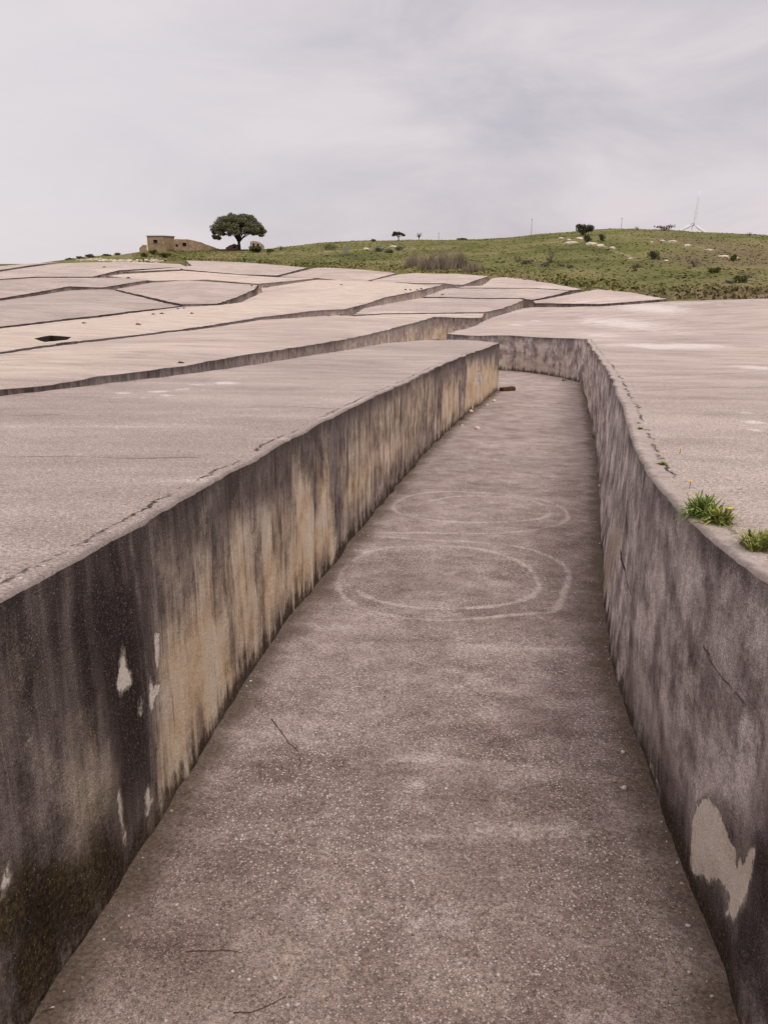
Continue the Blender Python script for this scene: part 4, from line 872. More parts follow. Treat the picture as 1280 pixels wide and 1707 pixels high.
for i, (x, y, w, h) in enumerate(SPOTS['green_bush']):
    lab = ['dark green shrub low on the right slope near the frame edge', 'dull green shrub low on the right slope below the bare rocks', 'wide dark green shrub at the bottom right of the hill', 'green shrub at the left corner of the old house', 'bright green shrub under the window of the old house', 'green shrub at the right corner of the old house', 'large green shrub to the right of the pine trunk', 'green shrub between the pine and the brown bush', 'small green shrub on the crest left of the small tree', 'low green hump of shrub on the crest above the canes'][i]
    bush('green_bush', lab, 'green shrubs', x, y, w, h, L_green, 1000, w*.09)
for i, (x, y, w, h) in enumerate(SPOTS['grey_bush']):
    lab = ['largest grey green shrub of the row at the grass edge', 'grey shrub below the twiggy brown bush', 'grey green shrub at the right end of the row', 'small grey shrub second from the right end of the row', 'small grey shrub in front of the largest grey one', 'tiny grey shrub second from the left of the row', 'tiny grey shrub at the left end of the row', 'grey shrub on the rocky crest left of the small tree', 'grey shrub on the rocky crest just below the small tree', 'grey shrub on the rocky crest right of the small tree', 'grey green shrub beside the wide dark green shrub at the lower right', 'pale grey shrub low on the slope at the right frame edge'][i]
    bush('grey_bush', lab, 'grey green shrubs', x, y, w, h, L_grey, 700, w*.1, stems=False)
for i, (x, y, w, h) in enumerate(SPOTS['sky_bush']):
    lab = ['low dark bush leftmost on the skyline', 'low dark bush second from the left on the skyline', 'rounder dark bush third from the left on the skyline', 'dark bush second from the right of the skyline row', 'dark bush on the skyline nearest the old house'][i]
    bush('skyline_bush', lab, 'low bushes on the left skyline', x, y, w, h, L_dark, 700, w*.1, stems=False)
def canes(x, y, w, h, lab):
    z = ground(x, y); root = empty('dry_cane', (x, y, z)); tag(root, lab, 'dry canes', 'thicket of dry canes')
    n = 420; V = []; F = []
    for i in range(n):
        a = rng.random()*2*math.pi; r = w*1.25*rng.random()**.7; bx, by = r*math.cos(a), r*math.sin(a)*.7
        hh = h*(.30+.70*rng.random())*(1-.42*min(1, r/w)**2); lx, ly = rng.normal(0, .2*hh, 2); s = .018+.022*rng.random()
        t = rng.random()*math.pi; dx, dy = math.cos(t)*s, math.sin(t)*s
        b = len(V); V += [(bx-dx, by-dy, -.2), (bx+dx, by+dy, -.2), (bx+lx*.4+dx*.8, by+ly*.4+dy*.8, hh*.55), (bx+lx*.4-dx*.8, by+ly*.4-dy*.8, hh*.55), (bx+lx, by+ly, hh)]
        F += [(b, b+1, b+2, b+3), (b+3, b+2, b+4)]
    mesh('cane_stalk', V, F, L_cane, root)
for q, lab in zip(SPOTS['cane'], ['low clump of dry canes at the left end of the thicket', 'clump of dry canes left of the tallest one', 'tallest clump of dry canes in the middle of the thicket', 'clump of dry canes right of the tallest one', 'low straw coloured clump at the right end of the thicket']): canes(*q, lab)

# umbrella pine
x, y, w, h = SPOTS['pine'][0]; z = ground(x, y)-.2
pine = empty('umbrella_pine', (x, y, z)); tag(pine, 'large umbrella pine with a broad dark crown beside the old house', 'tree')
tr = MB()
tr.tube([(0, 0, -.3), (.05, 0, h*.10), (.0, 0, h*.2), (.1, .05, h*.3)], [.50, .40, .36, .30], 9)
CC = []; RRr = []
for i in range(15):
    a = 2*math.pi*i/15+rng.normal(0, .15); rr = w*(.35+.5*rng.random()); ht = h*(.52+.28*(1-(rr/w)**2)+.04*rng.normal())
    e_ = (rr*math.cos(a), rr*math.sin(a), ht); st = h*(.14+.15*rng.random())
    tr.tube([(0, 0, st), (e_[0]*.22, e_[1]*.22, st+(ht-st)*.38), (e_[0]*.6, e_[1]*.6, st+(ht-st)*.72), e_], [.2, .16, .10, .04], 6)
    for q in range(2):
        f_ = (e_[0]*(.8+.3*rng.random())+rng.normal(0, .8), e_[1]*(.8+.3*rng.random())+rng.normal(0, .8), ht+h*.08*rng.random())
        tr.tube([(e_[0]*.6, e_[1]*.6, st+(ht-st)*.72), f_], [.07, .025], 5)
for i in range(170):
    a = rng.random()*2*math.pi; rr = w*math.sqrt(rng.random())*.94
    prof = math.sqrt(max(0, 1-(rr/w)**2))
    top = h*(.44+.50*prof)
    zc = top-h*.30*rng.random()**1.3*(.25+prof)
    CC.append((rr*math.cos(a), rr*math.sin(a), zc)); RRr.append((w*.15*(.7+.6*rng.random()),)*2+(h*.07*(.8+.5*rng.random()),))
for lx, lz in ((-.93, .37), (-.8, .33), (-.97, .46), (.93, .42), (.84, .50), (.98, .50), (-.6, .42), (.62, .44)):
    for q in range(2): CC.append((lx*w*.95, rng.normal(0, w*.25), lz*h+rng.normal(0, .15))); RRr.append((w*.11, w*.11, h*.05))
tr.build('trunk', M_bark, pine, True)
put('crown', leaves(CC, RRr, 60000, .16, up=.35), L_pine, pine)

x, y, w, h = SPOTS['small_tree'][0]; z = ground(x, y)-.1
t = empty('small_tree', (x, y, z)); tag(t, 'small windswept tree with a dark tuft crown alone on the crest', 'tree')
m = MB(); m.tube([(0, 0, -.2), (.05, 0, h*.3), (-.1, 0, h*.55)], [.16, .13, .1], 7)
for dx, dz in ((-.6, .68), (-.2, .8), (.3, .75), (.7, .66)): m.tube([(-.0, 0, h*.42), (dx*w*.5, .1, h*.55), (dx*w, 0, h*dz)], [.09, .06, .03], 5)
m.build('trunk', M_bark, t, True)
C = [(-.62, .72), (-.35, .82), (0, .85), (.3, .78), (.62, .70), (-.75, .62), (.75, .62), (.1, .7), (-.3, .66), (-.55, .86)]
put('crown', leaves([(a*w, rng.normal(0, .3*w), b*h) for a, b in C], [(w*.3, w*.3, h*.1)]*len(C), 2200, .14, up=.2), L_dark, t)
x, y, w, h = SPOTS['bare_sapling'][0]; z = ground(x, y)-.1
t = empty('bare_sapling', (x, y, z)); tag(t, 'thin leafless sapling on the crest right of the small tree', 'tree')
m = MB(); m.tube([(0, 0, -.2), (.1, 0, h*.4)], [.09, .07], 6); m.build('trunk', M_twig, t)
m = MB()
for i in range(34):
    a = rng.random()*6.28; r = w*(.3+.7*rng.random()); zz = h*(.55+.45*rng.random())
    m.tube([(.08, 0, h*(.25+.2*rng.random())), (r*.4*math.cos(a), r*.4*math.sin(a), zz*.72), (r*math.cos(a), r*math.sin(a), zz)], [.045, .03, .012], 4)
m.build('branch', M_twig, t)

# grass on the hillside: nobody could count the tufts
n = 26000
a = rng.uniform(-.27, .66, n); tt_ = rng.random(n)**1.25*1.02
rb0 = np.interp(a, HA, HRB); rs0 = np.interp(a, HA, HRS); rr = rb0+(rs0-rb0)*tt_
px, py = rr*np.sin(a), rr*np.cos(a); pz = np.array([ground(q, w_) for q, w_ in zip(px, py)])
dens = fbm(px*.12, py*.12, 95, 4)
hh = (.03+.08*rng.random(n))*(1+1.6*np.clip(dens+.05, 0, .5))*np.where(tt_ < .12, 2.6, 1)
for (x_, y_, w_, h_) in SPOTS['rock']: hh = np.where(np.hypot(px-x_, py-y_) < w_*1.1, 0.02, hh)
wd = .07+.12*rng.random(n); th = rng.random(n)*math.pi
lx = rng.normal(0, .22, n); ly = rng.normal(0, .22, n)
ex, ey = np.cos(th)*wd, np.sin(th)*wd
V = np.stack([np.c_[px-ex, py-ey, pz-.05], np.c_[px+ex, py+ey, pz-.05], np.c_[px+ex*1.3+lx, py+ey*1.3+ly, pz+hh*.8], np.c_[px+lx, py+ly, pz+hh], np.c_[px-ex*1.2+lx, py-ey*1.2+ly, pz+hh*.65]], 1).reshape(-1, 3)
k = N('hill_grass_tufts'); geo = k.n('ShaderNodeNewGeometry')
nb_ = k.noise(.045, detail=6, rough=.6); nm = k.noise(.22, k.map((1, .6, 1)), detail=6, rough=.65)
vv = k.math('MULTIPLY_ADD', nb_, .55, k.math('MULTIPLY_ADD', nm, .35, k.math('MULTIPLY', geo.outputs['Random Per Island'], .10)))
c = k.ramp(vv, (.37, (.085, .092, .028)), (.46, (.145, .145, .047)), (.54, (.205, .185, .072)), (.62, (.28, .22, .12)))
c = k.mix(k.math('MULTIPLY', k.step(k.attr('brown'), .2, .9), .75), c, k.ramp(geo.outputs['Random Per Island'], (.2, (.11, .078, .045)), (.8, (.28, .215, .13))))
k.col(c); M_tuft = k.m
td = np.degrees(a)
bt = np.clip(.4*np.exp(-((tt_-.05)/.09)**2)*np.clip((td-8)/6, 0, 1)+.6*np.exp(-((tt_-.5)/.35)**2)*np.clip((td-13)/7, 0, 1)*1.5+1.3*fbm(px*.05, py*.05, 93, 4), 0, 1)
tag(mesh('grass', V, np.arange(5*n).reshape(-1, 5), M_tuft, None, False, dict(brown=np.repeat(bt, 5))), 'rough green and straw coloured grass covering the hillside', 'grass', kind='stuff')

# rocks
def rockmesh(rx, ry, rz, seed, lv=2):
    bm = bmesh.new(); bmesh.ops.create_icosphere(bm, subdivisions=lv, radius=1)
    r = random.Random(seed)
    dirs = [Vector((r.gauss(0, 1), r.gauss(0, 1), r.gauss(0, 1))).normalized() for _ in range(7)]
    for v in bm.verts:
        for d in dirs:
            q = v.co.dot(d)
            if q > .72: v.co -= d*(q-.72)*.9
        v.co *= 1+r.uniform(-.05, .05)
        v.co.x *= rx; v.co.y *= ry; v.co.z *= rz
    me = bpy.data.meshes.new('rock'); bm.to_mesh(me); bm.free(); return me
M_rock = plain('pale_limestone', (.58, .49, .39), .9, .25, .6)
rl_ = ['long pale slab of rock left of the large crest bush', 'pale rock below the large crest bush', 'pale rock just under the foot of the large crest bush', 'pale rock right below the large crest bush beside bare soil', 'small pale rock at the right end of the bare soil', 'small pale rock at the left end of the crest rocks', 'tiny pale rock farthest left of the crest rocks', 'pale rock on the right slope below the bare twiggy bush', 'small pale rock right of the rock below the twiggy bush', 'pale rock high on the right slope near the turbine', 'pale rock patch on the right slope beside the brown bush', 'pale rock right of the brown bush on the right slope', 'small pale rock on the upper slope below the crest pole', 'tiny pale rock on the upper slope right of the crest pole', 'pale rock on the crest under the small tree', 'pale rock on the crest left of the grey shrubs', 'small pale rock left of the lone dark bush', 'small pale rock just right of the lone dark bush']
for i, (x, y, w, h) in enumerate(SPOTS['rock']):
    o = link('rock', rockmesh(w, w*.9, max(h, .25*w), i), M_rock); o.location = (x, y, ground(x, y)+h*.1); o.rotation_euler = (0, 0, rng.uniform(-.3, .3))
    tag(o, rl_[i], 'rock', 'pale rocks on the hillside')
# broken masonry strewn below the house: stuff, nobody could count it
m = MB()
for i in range(420):
    px_, py_ = RUBBLE[i % len(RUBBLE)]; qx, qy = RUBBLE[(i+1) % len(RUBBLE)] if (i % len(RUBBLE)) < len(RUBBLE)-1 else (px_, py_)
    t = rng.random(); x = px_+(qx-px_)*t+rng.normal(0, .8); y = py_+(qy-py_)*t+rng.normal(0, 1.4); r_ = .10+.35*rng.random()**3
    me = rockmesh(r_*1.3, r_, r_*.7, 500+i, 1); M4 = Matrix.Translation((x, y, ground(x, y)+r_*.2))
    m.add([M4 @ v.co for v in me.vertices], [tuple(p.vertices) for p in me.polygons]); bpy.data.meshes.remove(me)
tag(m.build('rubble', M_rock), 'strip of pale rubble along the top edge of the concrete below the house', 'rubble', kind='stuff')

# ------------------------------------------------------------------ ruins
def panel(outline, holes, th):
    """flat wall with openings: outline in (along, up), thickness th"""
    P = [Vector(p) for p in outline]; E = [(i, (i+1) % len(outline)) for i in range(len(outline))]
    loops = [list(range(len(outline)))]
    for h in holes:
        b = len(P); P += [Vector(q) for q in h]; E += [(b+i, b+(i+1) % len(h)) for i in range(len(h))]; loops.append(list(range(b, b+len(h))))
    v, e, f = delaunay_2d_cdt(P, E, [], 1, 1e-6)[:3]
    V2 = np.array([(q.x, q.y) for q in v]); C = [V2[list(q)].mean(0) for q in f]
    keep = [q for q, c_ in zip(f, C) if not any(inside([c_], h)[0] for h in holes)]
    n = len(V2); V = [(p[0], 0, p[1]) for p in V2]+[(p[0], th, p[1]) for p in V2]; F = []
    cnt = {}
    for q in keep:
        q = tuple(q) if area(V2[list(q)]) > 0 else tuple(q)[::-1]
        F.append(q); F.append(tuple(i+n for i in q[::-1]))
        for a_, b_ in zip(q, q[1:]+q[:1]): cnt[(a_, b_)] = 1
    for (a_, b_) in list(cnt):
        if (b_, a_) not in cnt: F.append((b_, a_, a_+n, b_+n))
    return V, F
k = N('old_stone_plaster')
n0 = k.noise(.7, detail=8, rough=.65); n2 = k.vor(1.6)
c = k.ramp(n0, (.32, (.24, .16, .095)), (.5, (.37, .265, .165)), (.66, (.47, .36, .25)))
c = k.mix(.45, c, k.ramp(n2.outputs['Distance'], (.1, (1.1, 1.1, 1.1)), (.6, (.7, .66, .62))), 'MULTIPLY')
k.col(c); k.bump(n0, .1, .8); M_stone = k.m
M_darkin = plain('interior_shade', (.035, .025, .022), .95)  # near-black colour stands in for the shade inside the ruins
M_roofc = plain('roof_slab_concrete', (.20, .165, .14), .9, .3, 1.)
M_red = plain('red_brick_rubble', (.27, .15, .11), .9, .4, .8)
(x0, y0, w0, h0), (x1, y1, w1, h1) = SPOTS['house']
z0 = ground(x0, y0)-.6; HH = h0+.6
ang = R(-9)
ho = empty('ruined_house', (x0, y0, z0), ang); tag(ho, 'small flat roofed ochre stone house with one dark window on the skyline', 'house')
V, F = panel([(0, 0), (w0, 0), (w0, HH), (0, HH-.05)], [[(w0*.37, HH*.62), (w0*.62, HH*.62), (w0*.62, HH*.80), (w0*.37, HH*.80)]], .4)
m = MB(); m.add(V, F)
DD = 7.
m.box(w0-.4, w0, .402, DD, 0, HH-.003); m.box(0, .4, .402, DD, 0, HH-.003); m.box(.402, w0-.402, DD-.4, DD, 0, HH-.003)
m.build('wall', M_stone, ho)
m = MB(); m.box(-.15, w0+.15, -.15, DD+.15, HH, HH+.22); m.build('roof', M_roofc, ho)
wn_ = empty('window', (0, 0, 0)); bpy.data.objects.remove(wn_)
m = MB(); m.box(w0*.37, w0*.62, .30, .36, HH*.62, HH*.80); win = m.build('window', M_darkin, ho)  # dark panel in the window hole, painted as the unlit room
m = MB(); m.box(w0*.36, w0*.63, -.08, .12, HH*.60, HH*.62-.004); m.build('sill', M_roofc, win)
# ruined walls beside it
def ruin_wall(lab, p0, p1, prof, holes, th, mat, name='ruined_wall'):
    (xa, ya), (xb, yb) = p0, p1; L = math.hypot(xb-xa, yb-ya); zz = min(ground(xa, ya), ground(xb, yb))-.8
    o = empty(name, (xa, ya, zz), math.atan2(yb-ya, xb-xa)); tag(o, lab, 'wall', 'ruined walls on the skyline')
    ol = [(0, 0), (L, 0)]; q = np.linspace(1, 0, 40)
    ol += [(t*L, .8+float(np.interp(t, *zip(*prof)))+.18*float(fbm(np.array(t*L*1.3), np.array(3.), int(L*7)))*2) for t in q]
    V, F = panel(ol, [[(a*L, .8+b), (c_*L, .8+b), (c_*L, .8+d), (a*L, .8+d)] for a, b, c_, d in holes], th)
    mesh('masonry', V, F, mat, o)
    for a, b, c_, d in holes:
        m = MB(); m.box(a*L, c_*L, th*.7, th*.9, .8+b, .8+d); m.build('opening_shade', M_darkin, o)  # dark panel fills each hole, its colour standing for shade
    return o
an = SPOTS['annex']
ruin_wall('long broken stone wall sloping down from the flat roofed house', an[0][:2], an[2][:2], [(0, 2.7), (.12, 2.9), (.4, 2.6), (.6, 2.0), (.8, 1.2), (1, .4)], [(.20, 1.0, .28, 1.9), (.05, .9, .10, 1.5)], .6, M_stone)
lw_ = SPOTS['lowwall']
ruin_wall('low stub of stone wall at the left of the flat roofed house', lw_[0][:2], lw_[1][:2], [(0, 1.2), (.5, 1.9), (1, 2.0)], [], .5, M_stone)
x, y, w, h = SPOTS['farmhouse'][0]
z = ground(x, y)-.6
fh = empty('ruined_farmhouse', (x, y+6, z), R(6)); tag(fh, 'roofless pale ruin with two dark openings behind the pine trunk', 'house')
V, F = panel([(0, 0), (w, 0), (w, h*.55+.6), (w*.78, h*.78+.6), (w*.5, h*.95+.6), (w*.2, h+.6), (0, h*.9+.6)], [[(w*.2, h*.42+.6), (w*.32, h*.42+.6), (w*.32, h*.75+.6), (w*.2, h*.75+.6)], [(w*.5, h*.3+.6), (w*.64, h*.3+.6), (w*.64, h*.68+.6), (w*.5, h*.68+.6)]], .5)
m = MB(); m.add(V, F); m.box(0, .5, .502, 6, 0, h*.7+.6); m.box(w-.5, w, .502, 6, 0, h*.45+.6); m.build('wall', plain('pale_plaster', (.47, .37, .29), .9, .25, .8), fh)
for a, b, c_, d in ((.2, .42, .32, .75), (.5, .3, .64, .68)):
    m = MB(); m.box(w*a, w*c_, .40, .46, h*b+.6, h*d+.6); m.build('opening_shade', M_darkin, fh)  # shade inside the ruin put in as dark panels
x, y, w, h = SPOTS['rubble_hut'][0]
ruin_wall('crumbling reddish brick wall just left of the pine trunk', (x-w, y+4), (x+w, y+4), [(0, .5), (.3, 1.2), (.6, 1.6), (.85, 1.3), (1, .9)], [(.55, .4, .7, .95)], .5, M_red)
# notice board
x, y, w, h = SPOTS['board'][0]; z = ground(x, y)
bo = empty('notice_board', (x, y, z)); tag(bo, 'small grey notice board on posts standing in the grass', 'sign')
M_met = plain('grey_sheet_metal', (.22, .225, .24), .5, .12, 4)
m = MB(); m.box(-w, w, -.04, .04, h*.28, h); m.build('panel', M_met, bo)
for s in (-1, 1):
    m = MB(); m.tube([(s*w*.8, .075, -.3), (s*w*.8, .075, h*.96)], .035, 8); m.build('post', M_met, bo)
# poles
for i, (x, y, h) in enumerate(SPOTS['pole']):
    z = ground(x, y); o = empty('utility_pole', (x, y, z)); tag(o, ['tallest thin wooden pole on the crest right of the canes', 'short thin pole on the crest right of the bare sapling', 'thin pole on the crest left of the wind turbine'][i], 'pole', 'thin poles along the crest')
    m = MB(); m.tube([(0, 0, -.5), (0, 0, h)], [.06, .04], 8); m.build('shaft', plain('grey_pole_wood', (.2, .18, .18), .9) if i == 0 else bpy.data.materials['grey_pole_wood'], o)
    m = MB(); m.box(-.22, .22, -.03, .03, h-.30, h-.24); m.build('crossarm', bpy.data.materials['grey_pole_wood'], o)
# wind turbine far behind the crest
tx, ty, tz = TURBINE
wt = empty('wind_turbine', (tx, ty, -34)); tag(wt, 'white wind turbine showing its hub and blades behind the hill crest', 'wind turbine')
M_wt = plain('white_turbine_paint', (.86, .85, .87), .5, .03, .2)
M_wtn = plain('grey_nacelle', (.45, .43, .44), .5, .05, .2)
hz_ = tz+34
m = MB(); m.tube([(0, 2.2, 0), (0, 2.2, hz_-1.)], [1.6, .9], 18); m.build('tower', M_wt, wt, True)
m = MB(); m.tube([(0, -.6, hz_), (0, .2, hz_), (0, 3.8, hz_), (0, 4.8, hz_)], [.9, 1.25, 1.25, .8], 14); m.build('nacelle', M_wtn, wt, True)
m = MB(); m.tube([(0, -2.2, hz_), (0, -1.9, hz_), (0, -1.2, hz_), (0, -.65, hz_)], [.15, .7, .95, .95], 14); m.build('hub', M_wtn, wt, True)
for an_ in (5, 121, 243):
    a = R(an_); d = Vector((math.sin(a), 0, math.cos(a))); s = Vector((math.cos(a), 0, -math.sin(a)))
    V = []; F = []; prof = [(.6, .5, .5), (2.5, .6, .45), (6, 1.35, .3), (14, 1.05, .2), (24, .65, .12), (31, .2, .05)]
    for r_, ch, th in prof:
        c_ = Vector((0, -1.4, hz_))+d*r_
        for q in range(8):
            b = 2*math.pi*q/8; V.append(c_+s*(ch*math.cos(b)+ch*.3)+Vector((0, 1, 0))*th*math.sin(b))
    for i in range(len(prof)-1):
        for q in range(8): F.append((i*8+q, i*8+(q+1) % 8, (i+1)*8+(q+1) % 8, (i+1)*8+q))
    F += [tuple(range(7, -1, -1)), tuple(range(40, 48))]
    mesh('blade', V, F, M_wt, wt, True)

# ------------------------------------------------------------------ small things near and on the concrete
def ztop_at(x, y):
    """surface height under a point (ray cast on the built scene)"""
    bpy.context.view_layer.update()
    dg = bpy.context.evaluated_depsgraph_get()
    h, loc, *_ = S.ray_cast(dg, Vector((x, y, 12)), Vector((0, 0, -1)))
    return loc.z if h else 0.
def blades(n, rad, h, width, lean=.5, droop=.3):
    """narrow bent leaves from a tuft base"""
    V = []; F = []
    for i in range(n):
        a = rng.random()*2*math.pi; r = rad*.45*math.sqrt(rng.random()); bx, by = r*math.cos(rng.random()*6.28), r*math.sin(rng.random()*6.28)
        L = h*(.5+.7*rng.random()); le = lean*(.3+rng.random()); w = width*(.6+.7*rng.random())
        d = Vector((math.cos(a), math.sin(a), 0)); s = Vector((-math.sin(a), math.cos(a), 0)); b = len(V)
        for j, t in enumerate((0, .35, .7, 1)):
            p = Vector((bx, by, 0))+d*(L*le*t*t*1.1+L*.15*t)+Vector((0, 0, L*(t-droop*le*t*t*t)))
            ww = w*(1, 1.1, .75, .08)[j]*.5
            V += [p-s*ww, p+s*ww]
        for j in range(3): F.append((b+2*j, b+2*j+1, b+2*j+3, b+2*j+2))
    return V, F
def lobed(n, rad, h, size):
    """rosette of toothed weed leaves"""
    V = []; F = []
    for i in range(n):
        a = rng.random()*2*math.pi; L = rad*(.45+.65*rng.random()); el = R(rng.uniform(5, 70)); d = Vector((math.cos(a)*math.cos(el), math.sin(a)*math.cos(el), math.sin(el)))
        s = Vector((-math.sin(a), math.cos(a), rng.uniform(-.3, .3))).normalized(); up = d.cross(s)
        b0 = Vector((rng.normal(0, rad*.22), rng.normal(0, rad*.22), h*.35*rng.random()))
        k = 7; b = len(V)
        for j in range(k):
            t = j/(k-1); p = b0+d*(L*t)-Vector((0, 0, 1))*(L*.45*t*t*math.cos(el))
            ww = size*(.25+.75*math.sin(math.pi*min(1, t*.9+.08)))*(1.15 if j % 2 else .55)
            V += [p-s*ww+up*ww*.25, p, p+s*ww+up*ww*.25]
        for j in range(k-1):
            q = b+3*j; F += [(q, q+1, q+4, q+3), (q+1, q+2, q+5, q+4)]
    return V, F
M_stem = plain('weed_stem', (.13, .16, .04), .8)
M_yel = plain('yellow_petal', (.80, .52, .02), .6, .15, 60)
def weed_at(name, lab, x, y, parts, cat='weed', group=None):
    o = empty(name, (x, y, ztop_at(x, y)-.005)); tag(o, lab, cat, group)
    for nm, VF, mt in parts: mesh(nm, VF[0], VF[1], mt, o)
    return o
x, y, w, h = SPOTS['big_weed'][0]
A1 = np.array([x, y])
o = weed_at('leafy_weed', 'largest green leafy weed growing from the rim crack of the right block', x-.01, y+.10, [('leaf', lobed(330, .125, .12, .0065), L_weed), ('stem', blades(26, .08, .13, .006, .6), M_stem)])
o = weed_at('leafy_weed', 'bright green leafy weed just in front of the largest one on the right rim', x+.02, y-.05, [('leaf', lobed(240, .10, .075, .0058), L_grassn), ('stem', blades(40, .08, .09, .006, .8), L_weed)])
x, y, w, h = SPOTS['grass_clump'][0]
weed_at('grass_clump', 'thick grass clump on the right rim at the frame edge', x+.02, y+.02, [('blade', blades(420, .17, .085, .006, .9), L_grassn), ('leaf', lobed(40, .10, .06, .008), L_weed)], 'grass clump')
for (x, y, w, h), lab in zip(SPOTS['edge_weed'], ['small green tuft in the rim crack farther along than the leafy weeds', 'tiny green tuft in the rim crack beyond the small one', 'faint speck of green farthest along the rim crack']):
    weed_at('edge_tuft', lab, x, y, [('blade', blades(90, w*.8, h*.55, .008, 1.1), L_weed), ('leaf', lobed(20, w*.8, h*.4, .01), L_weed)])
for (x, y, w, h), lab in zip(SPOTS['flower'], ['yellow dandelion behind the largest leafy weed', 'yellow dandelion between the leafy weed and grass clump', 'yellow flower beside the small green tuft on the rim', 'tiny yellow flower left of the small green tuft']):
    o = empty('yellow_flower', (x, y, ztop_at(x, y)-.004)); tag(o, lab, 'flower', 'yellow flowers on the right rim')
    H_ = .05 if h > .02 else .035
    m = MB(); m.tube([(0, 0, 0), (.004, 0, H_*.5), (.002, -.004, H_)], [.0022, .002, .0018], 6); m.build('stem', M_stem, o)
    V = []; F = []
    for i in range(26):
        a = 2*math.pi*i/26+rng.normal(0, .05); L = (.015 if i % 2 else .011)*(1.1 if h > .03 else .9); b = len(V)
        d = Vector((math.cos(a), math.sin(a), .35)); s = Vector((-math.sin(a), math.cos(a), 0)); c_ = Vector((.002, -.004, H_))
        V += [c_-s*.0012, c_+s*.0012, c_+d*L+s*.0022, c_+d*L-s*.0022]; F.append((b, b+1, b+2, b+3))
    mesh('flower_head', V, F, M_yel, o)
wl = ['tuft of weed at the left end of the smooth grey block', 'weed below the smooth grey block on the cream concrete', 'weed pair member, left, high on the cream concrete', 'weed pair member, right, high on the cream concrete', 'small weed at the right of the cream block near the hump', 'tiny weed near the foot of the humped block, left', 'tiny weed near the foot of the humped block, right', 'weed on the pale strip below the old house', 'speck of weed on the pale strip below the pine', 'dark weed at left of the row above the centre crack', 'small dark weed second in the row above the centre crack', 'larger dark weed third in the row above the centre crack', 'dark weed at right end of the row above the centre crack', 'dark weed alone on the flat block behind the bend', 'dark weed at left of the trio beside the second long crack', 'middle weed of the trio beside the second long crack', 'right weed of the trio beside the second long crack', 'weed at the top left of the cut face of the humped block', 'weed at the top of the cut face of the humped block', 'weed right of the cut face of the humped block', 'weed at left end of the thin crack below the grass', 'weed at right end of the thin crack below the grass', 'speck of weed on the pale concrete in the middle distance', 'dark weed at the foot of the hill beside the wedge block', 'dark weed at the left frame edge on the cream concrete', 'speck of weed near the cream strip crack', 'low weed on the left skyline block', 'weed on the rim above the bend wall, left', 'weed on the rim above the bend wall at its corner', 'small weed on the rim beyond the first long crack']
for i, (x, y, w, h) in enumerate(SPOTS['weed']):
    o = empty('small_weed', (x, y, ztop_at(x, y)-.02)); tag(o, wl[i], 'weed', 'weeds rooted in the far concrete')
    put('foliage', leaves([(0, 0, h*.3), (w*.4, .1, h*.2), (-w*.4, 0, h*.2), (0, 0, h*.55)], [(w*.6, w*.6, h*.3)]*2+[(w*.4, w*.4, h*.25)]*2, 70, max(.05, w*.22), up=.4), L_brown if i % 3 else L_dark, o)
x, y, w, h = SPOTS['shrub'][0]
bush('small_shrub', 'small round shrub in the street beyond the bend corner', None, x, y, w*1., h*1.6, L_dark, 500, .05, z=ztop_at(x, y)-.02)

# plank
(xa, ya), (xb, yb) = [q[:2] for q in SPOTS['plank']]
o = empty('broken_plank', ((xa+xb)/2+.02, (ya+yb)/2, ztop_at((xa+xb)/2, (ya+yb)/2)), math.atan2(yb-ya, xb-xa)+.05); tag(o, 'short reddish brown plank lying at the far end of the left wall', 'plank')
bm = bmesh.new(); bmesh.ops.create_cube(bm, size=1)
for v in bm.verts: v.co.x *= .58; v.co.y *= .22; v.co.z = (v.co.z+.5)*.13+.003
bmesh.ops.bevel(bm, geom=bm.edges[:], offset=.012, segments=2, affect='EDGES')
bmesh.ops.subdivide_edges(bm, edges=[e_ for e_ in bm.edges if e_.calc_length() > .3], cuts=6)
for v in bm.verts: v.co += Vector((0, random.uniform(-.006, .006), random.uniform(-.006, .006)))
me = bpy.data.meshes.new('plank'); bm.to_mesh(me); bm.free()
k = N('weathered_red_wood'); nn = k.noise(1, k.map((3, 40, 40)), detail=5)
k.col(k.ramp(nn, (.3, (.055, .028, .018)), (.7, (.17, .085, .05)))); k.bump(nn, .01, .7)
link('plank', me, k.m, o)
# twigs
M_tw = plain('dry_twig_bark', (.10, .066, .045), .9, .35, 40)
for key, lab, r_ in (('twig_a', 'long crooked dry twig on the left side of the street floor', .0026), ('twig_b', 'straight dry twig near the bottom left of the street', .0024), ('twig_c', 'curved dry twig near the bottom edge of the street', .0026), ('twig_d', 'short twig at the foot of the left wall in the bottom corner', .0035)):
    q = [Vector((p[0], p[1], ztop_at(p[0], p[1])+r_*.9)) for p in SPOTS[key]]
    o = empty('twig', q[0]); tag(o, lab, 'twig', 'dry twigs on the street floor')
    pp = []
    for a_, b_ in zip(q, q[1:]):
        for t in (0, .33, .66): pp.append(a_.lerp(b_, t)-q[0]+Vector((random.uniform(-.004, .004), random.uniform(-.004, .004), random.uniform(0, .003))))
    pp.append(q[-1]-q[0])
    m = MB(); m.tube(pp, [r_*(1-.5*i/len(pp)) for i in range(len(pp))], 7)
    if len(pp) > 6:
        c_ = pp[len(pp)//2]; m.tube([c_, c_+Vector((.02, .03, .006)), c_+Vector((.03, .06, .004))], [r_*.6, r_*.45, r_*.25], 5)
    m.build('stick', M_tw, o, True)
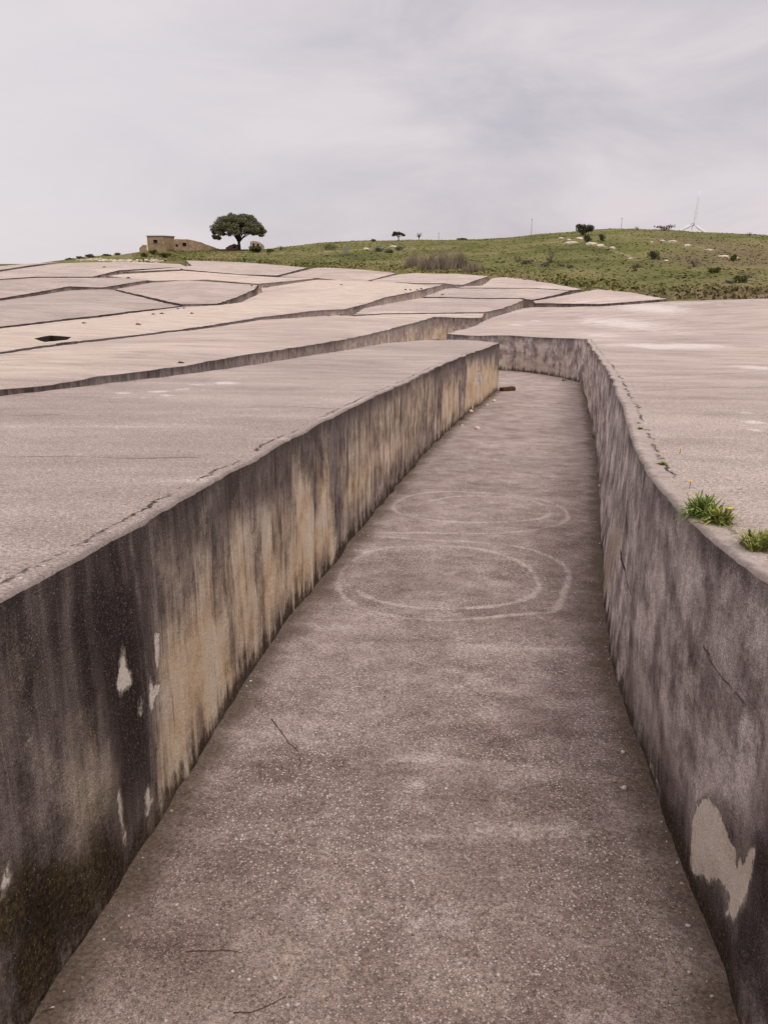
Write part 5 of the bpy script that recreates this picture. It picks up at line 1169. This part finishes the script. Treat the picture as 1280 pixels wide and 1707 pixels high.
# pebbles
M_peb = plain('pale_pebble', (.60, .53, .46), .8, .15, 30)
M_peb2 = plain('tan_pebble', (.42, .30, .17), .8, .2, 30)
def pebble(x, y, r, i, lab, grp):
    o = link('pebble', rockmesh(r*random.uniform(.9, 1.25), r*random.uniform(.8, 1.1), r*.7, 100+i, 2), M_peb2 if i % 9 == 1 else M_peb, smooth=True)
    o.location = (x, y, ztop_at(x, y)+r*.35); o.rotation_euler = (0, 0, random.random()*6); tag(o, lab, 'pebble', grp)
for i, (x, y, w, h) in enumerate(SPOTS['pebble']):
    pebble(x, y, w*1.05, i, 'largest pale pebble near the right wall on the street floor' if i == 0 else ('tan pebble just behind the largest pale pebble' if i == 1 else 'small loose pebble on the street floor'), 'loose pebbles on the street floor' if i > 1 else None)
for i, (x, y, w, h) in enumerate(SPOTS['bits']):
    pebble(x, y, w, 200+i, 'flake of broken plaster lying at the far foot of the left wall', 'plaster flakes along the left wall')

# loose grit gathered along the feet of both walls and strewn on the floor: nobody could count it
PROTO = []
for i in range(12):
    me = rockmesh(1.2, .9, .65, 900+i, 1); PROTO.append((np.array([v.co[:] for v in me.vertices]), np.array([p.vertices[:] for p in me.polygons]))); bpy.data.meshes.remove(me)
GV = []; GF = []; nv = 0
wallL = np.array(resample(lw_s, [(0,)]*len(lw_s), lambda m: .1)[0]); wallL = wallL[:np.argmax(wallL[:, 1])]
wallA = np.array(resample([q[:2] for q in rws], [(0,)]*len(rws), lambda m: .1)[0]); wallA = wallA[:np.argmax(wallA[:, 1])]
def floor_z(x, y): return float(base(x, y)-1.65+.025*fbm(np.array(x*.5), np.array(y*.5), 81, 3)+.008*fbm(np.array(x*4), np.array(y*4), 82, 3))
for i in range(2300):
    if i < 1700:
        w_ = wallL if i % 2 else wallA; p = w_[int(len(w_)*rng.random()**1.6)]; off_ = .02+abs(rng.normal(0, .07)); x = p[0]+(off_ if i % 2 else -off_); y = p[1]
        if fbm(np.array(y*.9), np.array(float(i % 2)), 77, 3) < -.08: continue
    else:
        y = 2.6+9*rng.random()**1.5; x = rng.uniform(-1.1, 1.5)+.17*(y-2.6)
    if y < 2.2: continue
    r_ = .0022+.009*rng.random()**4
    V_, F_ = PROTO[i % 12]; a_ = rng.random()*6.28; c_, s__ = math.cos(a_), math.sin(a_)
    GV.append(np.c_[x+r_*(V_[:, 0]*c_-V_[:, 1]*s__), y+r_*(V_[:, 0]*s__+V_[:, 1]*c_), floor_z(x, y)+r_*.25+r_*V_[:, 2]]); GF.append(F_+nv); nv += len(V_)
k = N('grit'); geo = k.n('ShaderNodeNewGeometry')
k.col(k.ramp(geo.outputs['Random Per Island'], (.1, (.16, .115, .085)), (.5, (.36, .29, .24)), (.9, (.66, .58, .50))))
tag(mesh('grit', np.vstack(GV), np.vstack(GF), k.m), 'fine stone grit strewn on the street floor and along the feet of the walls', 'grit', kind='stuff')
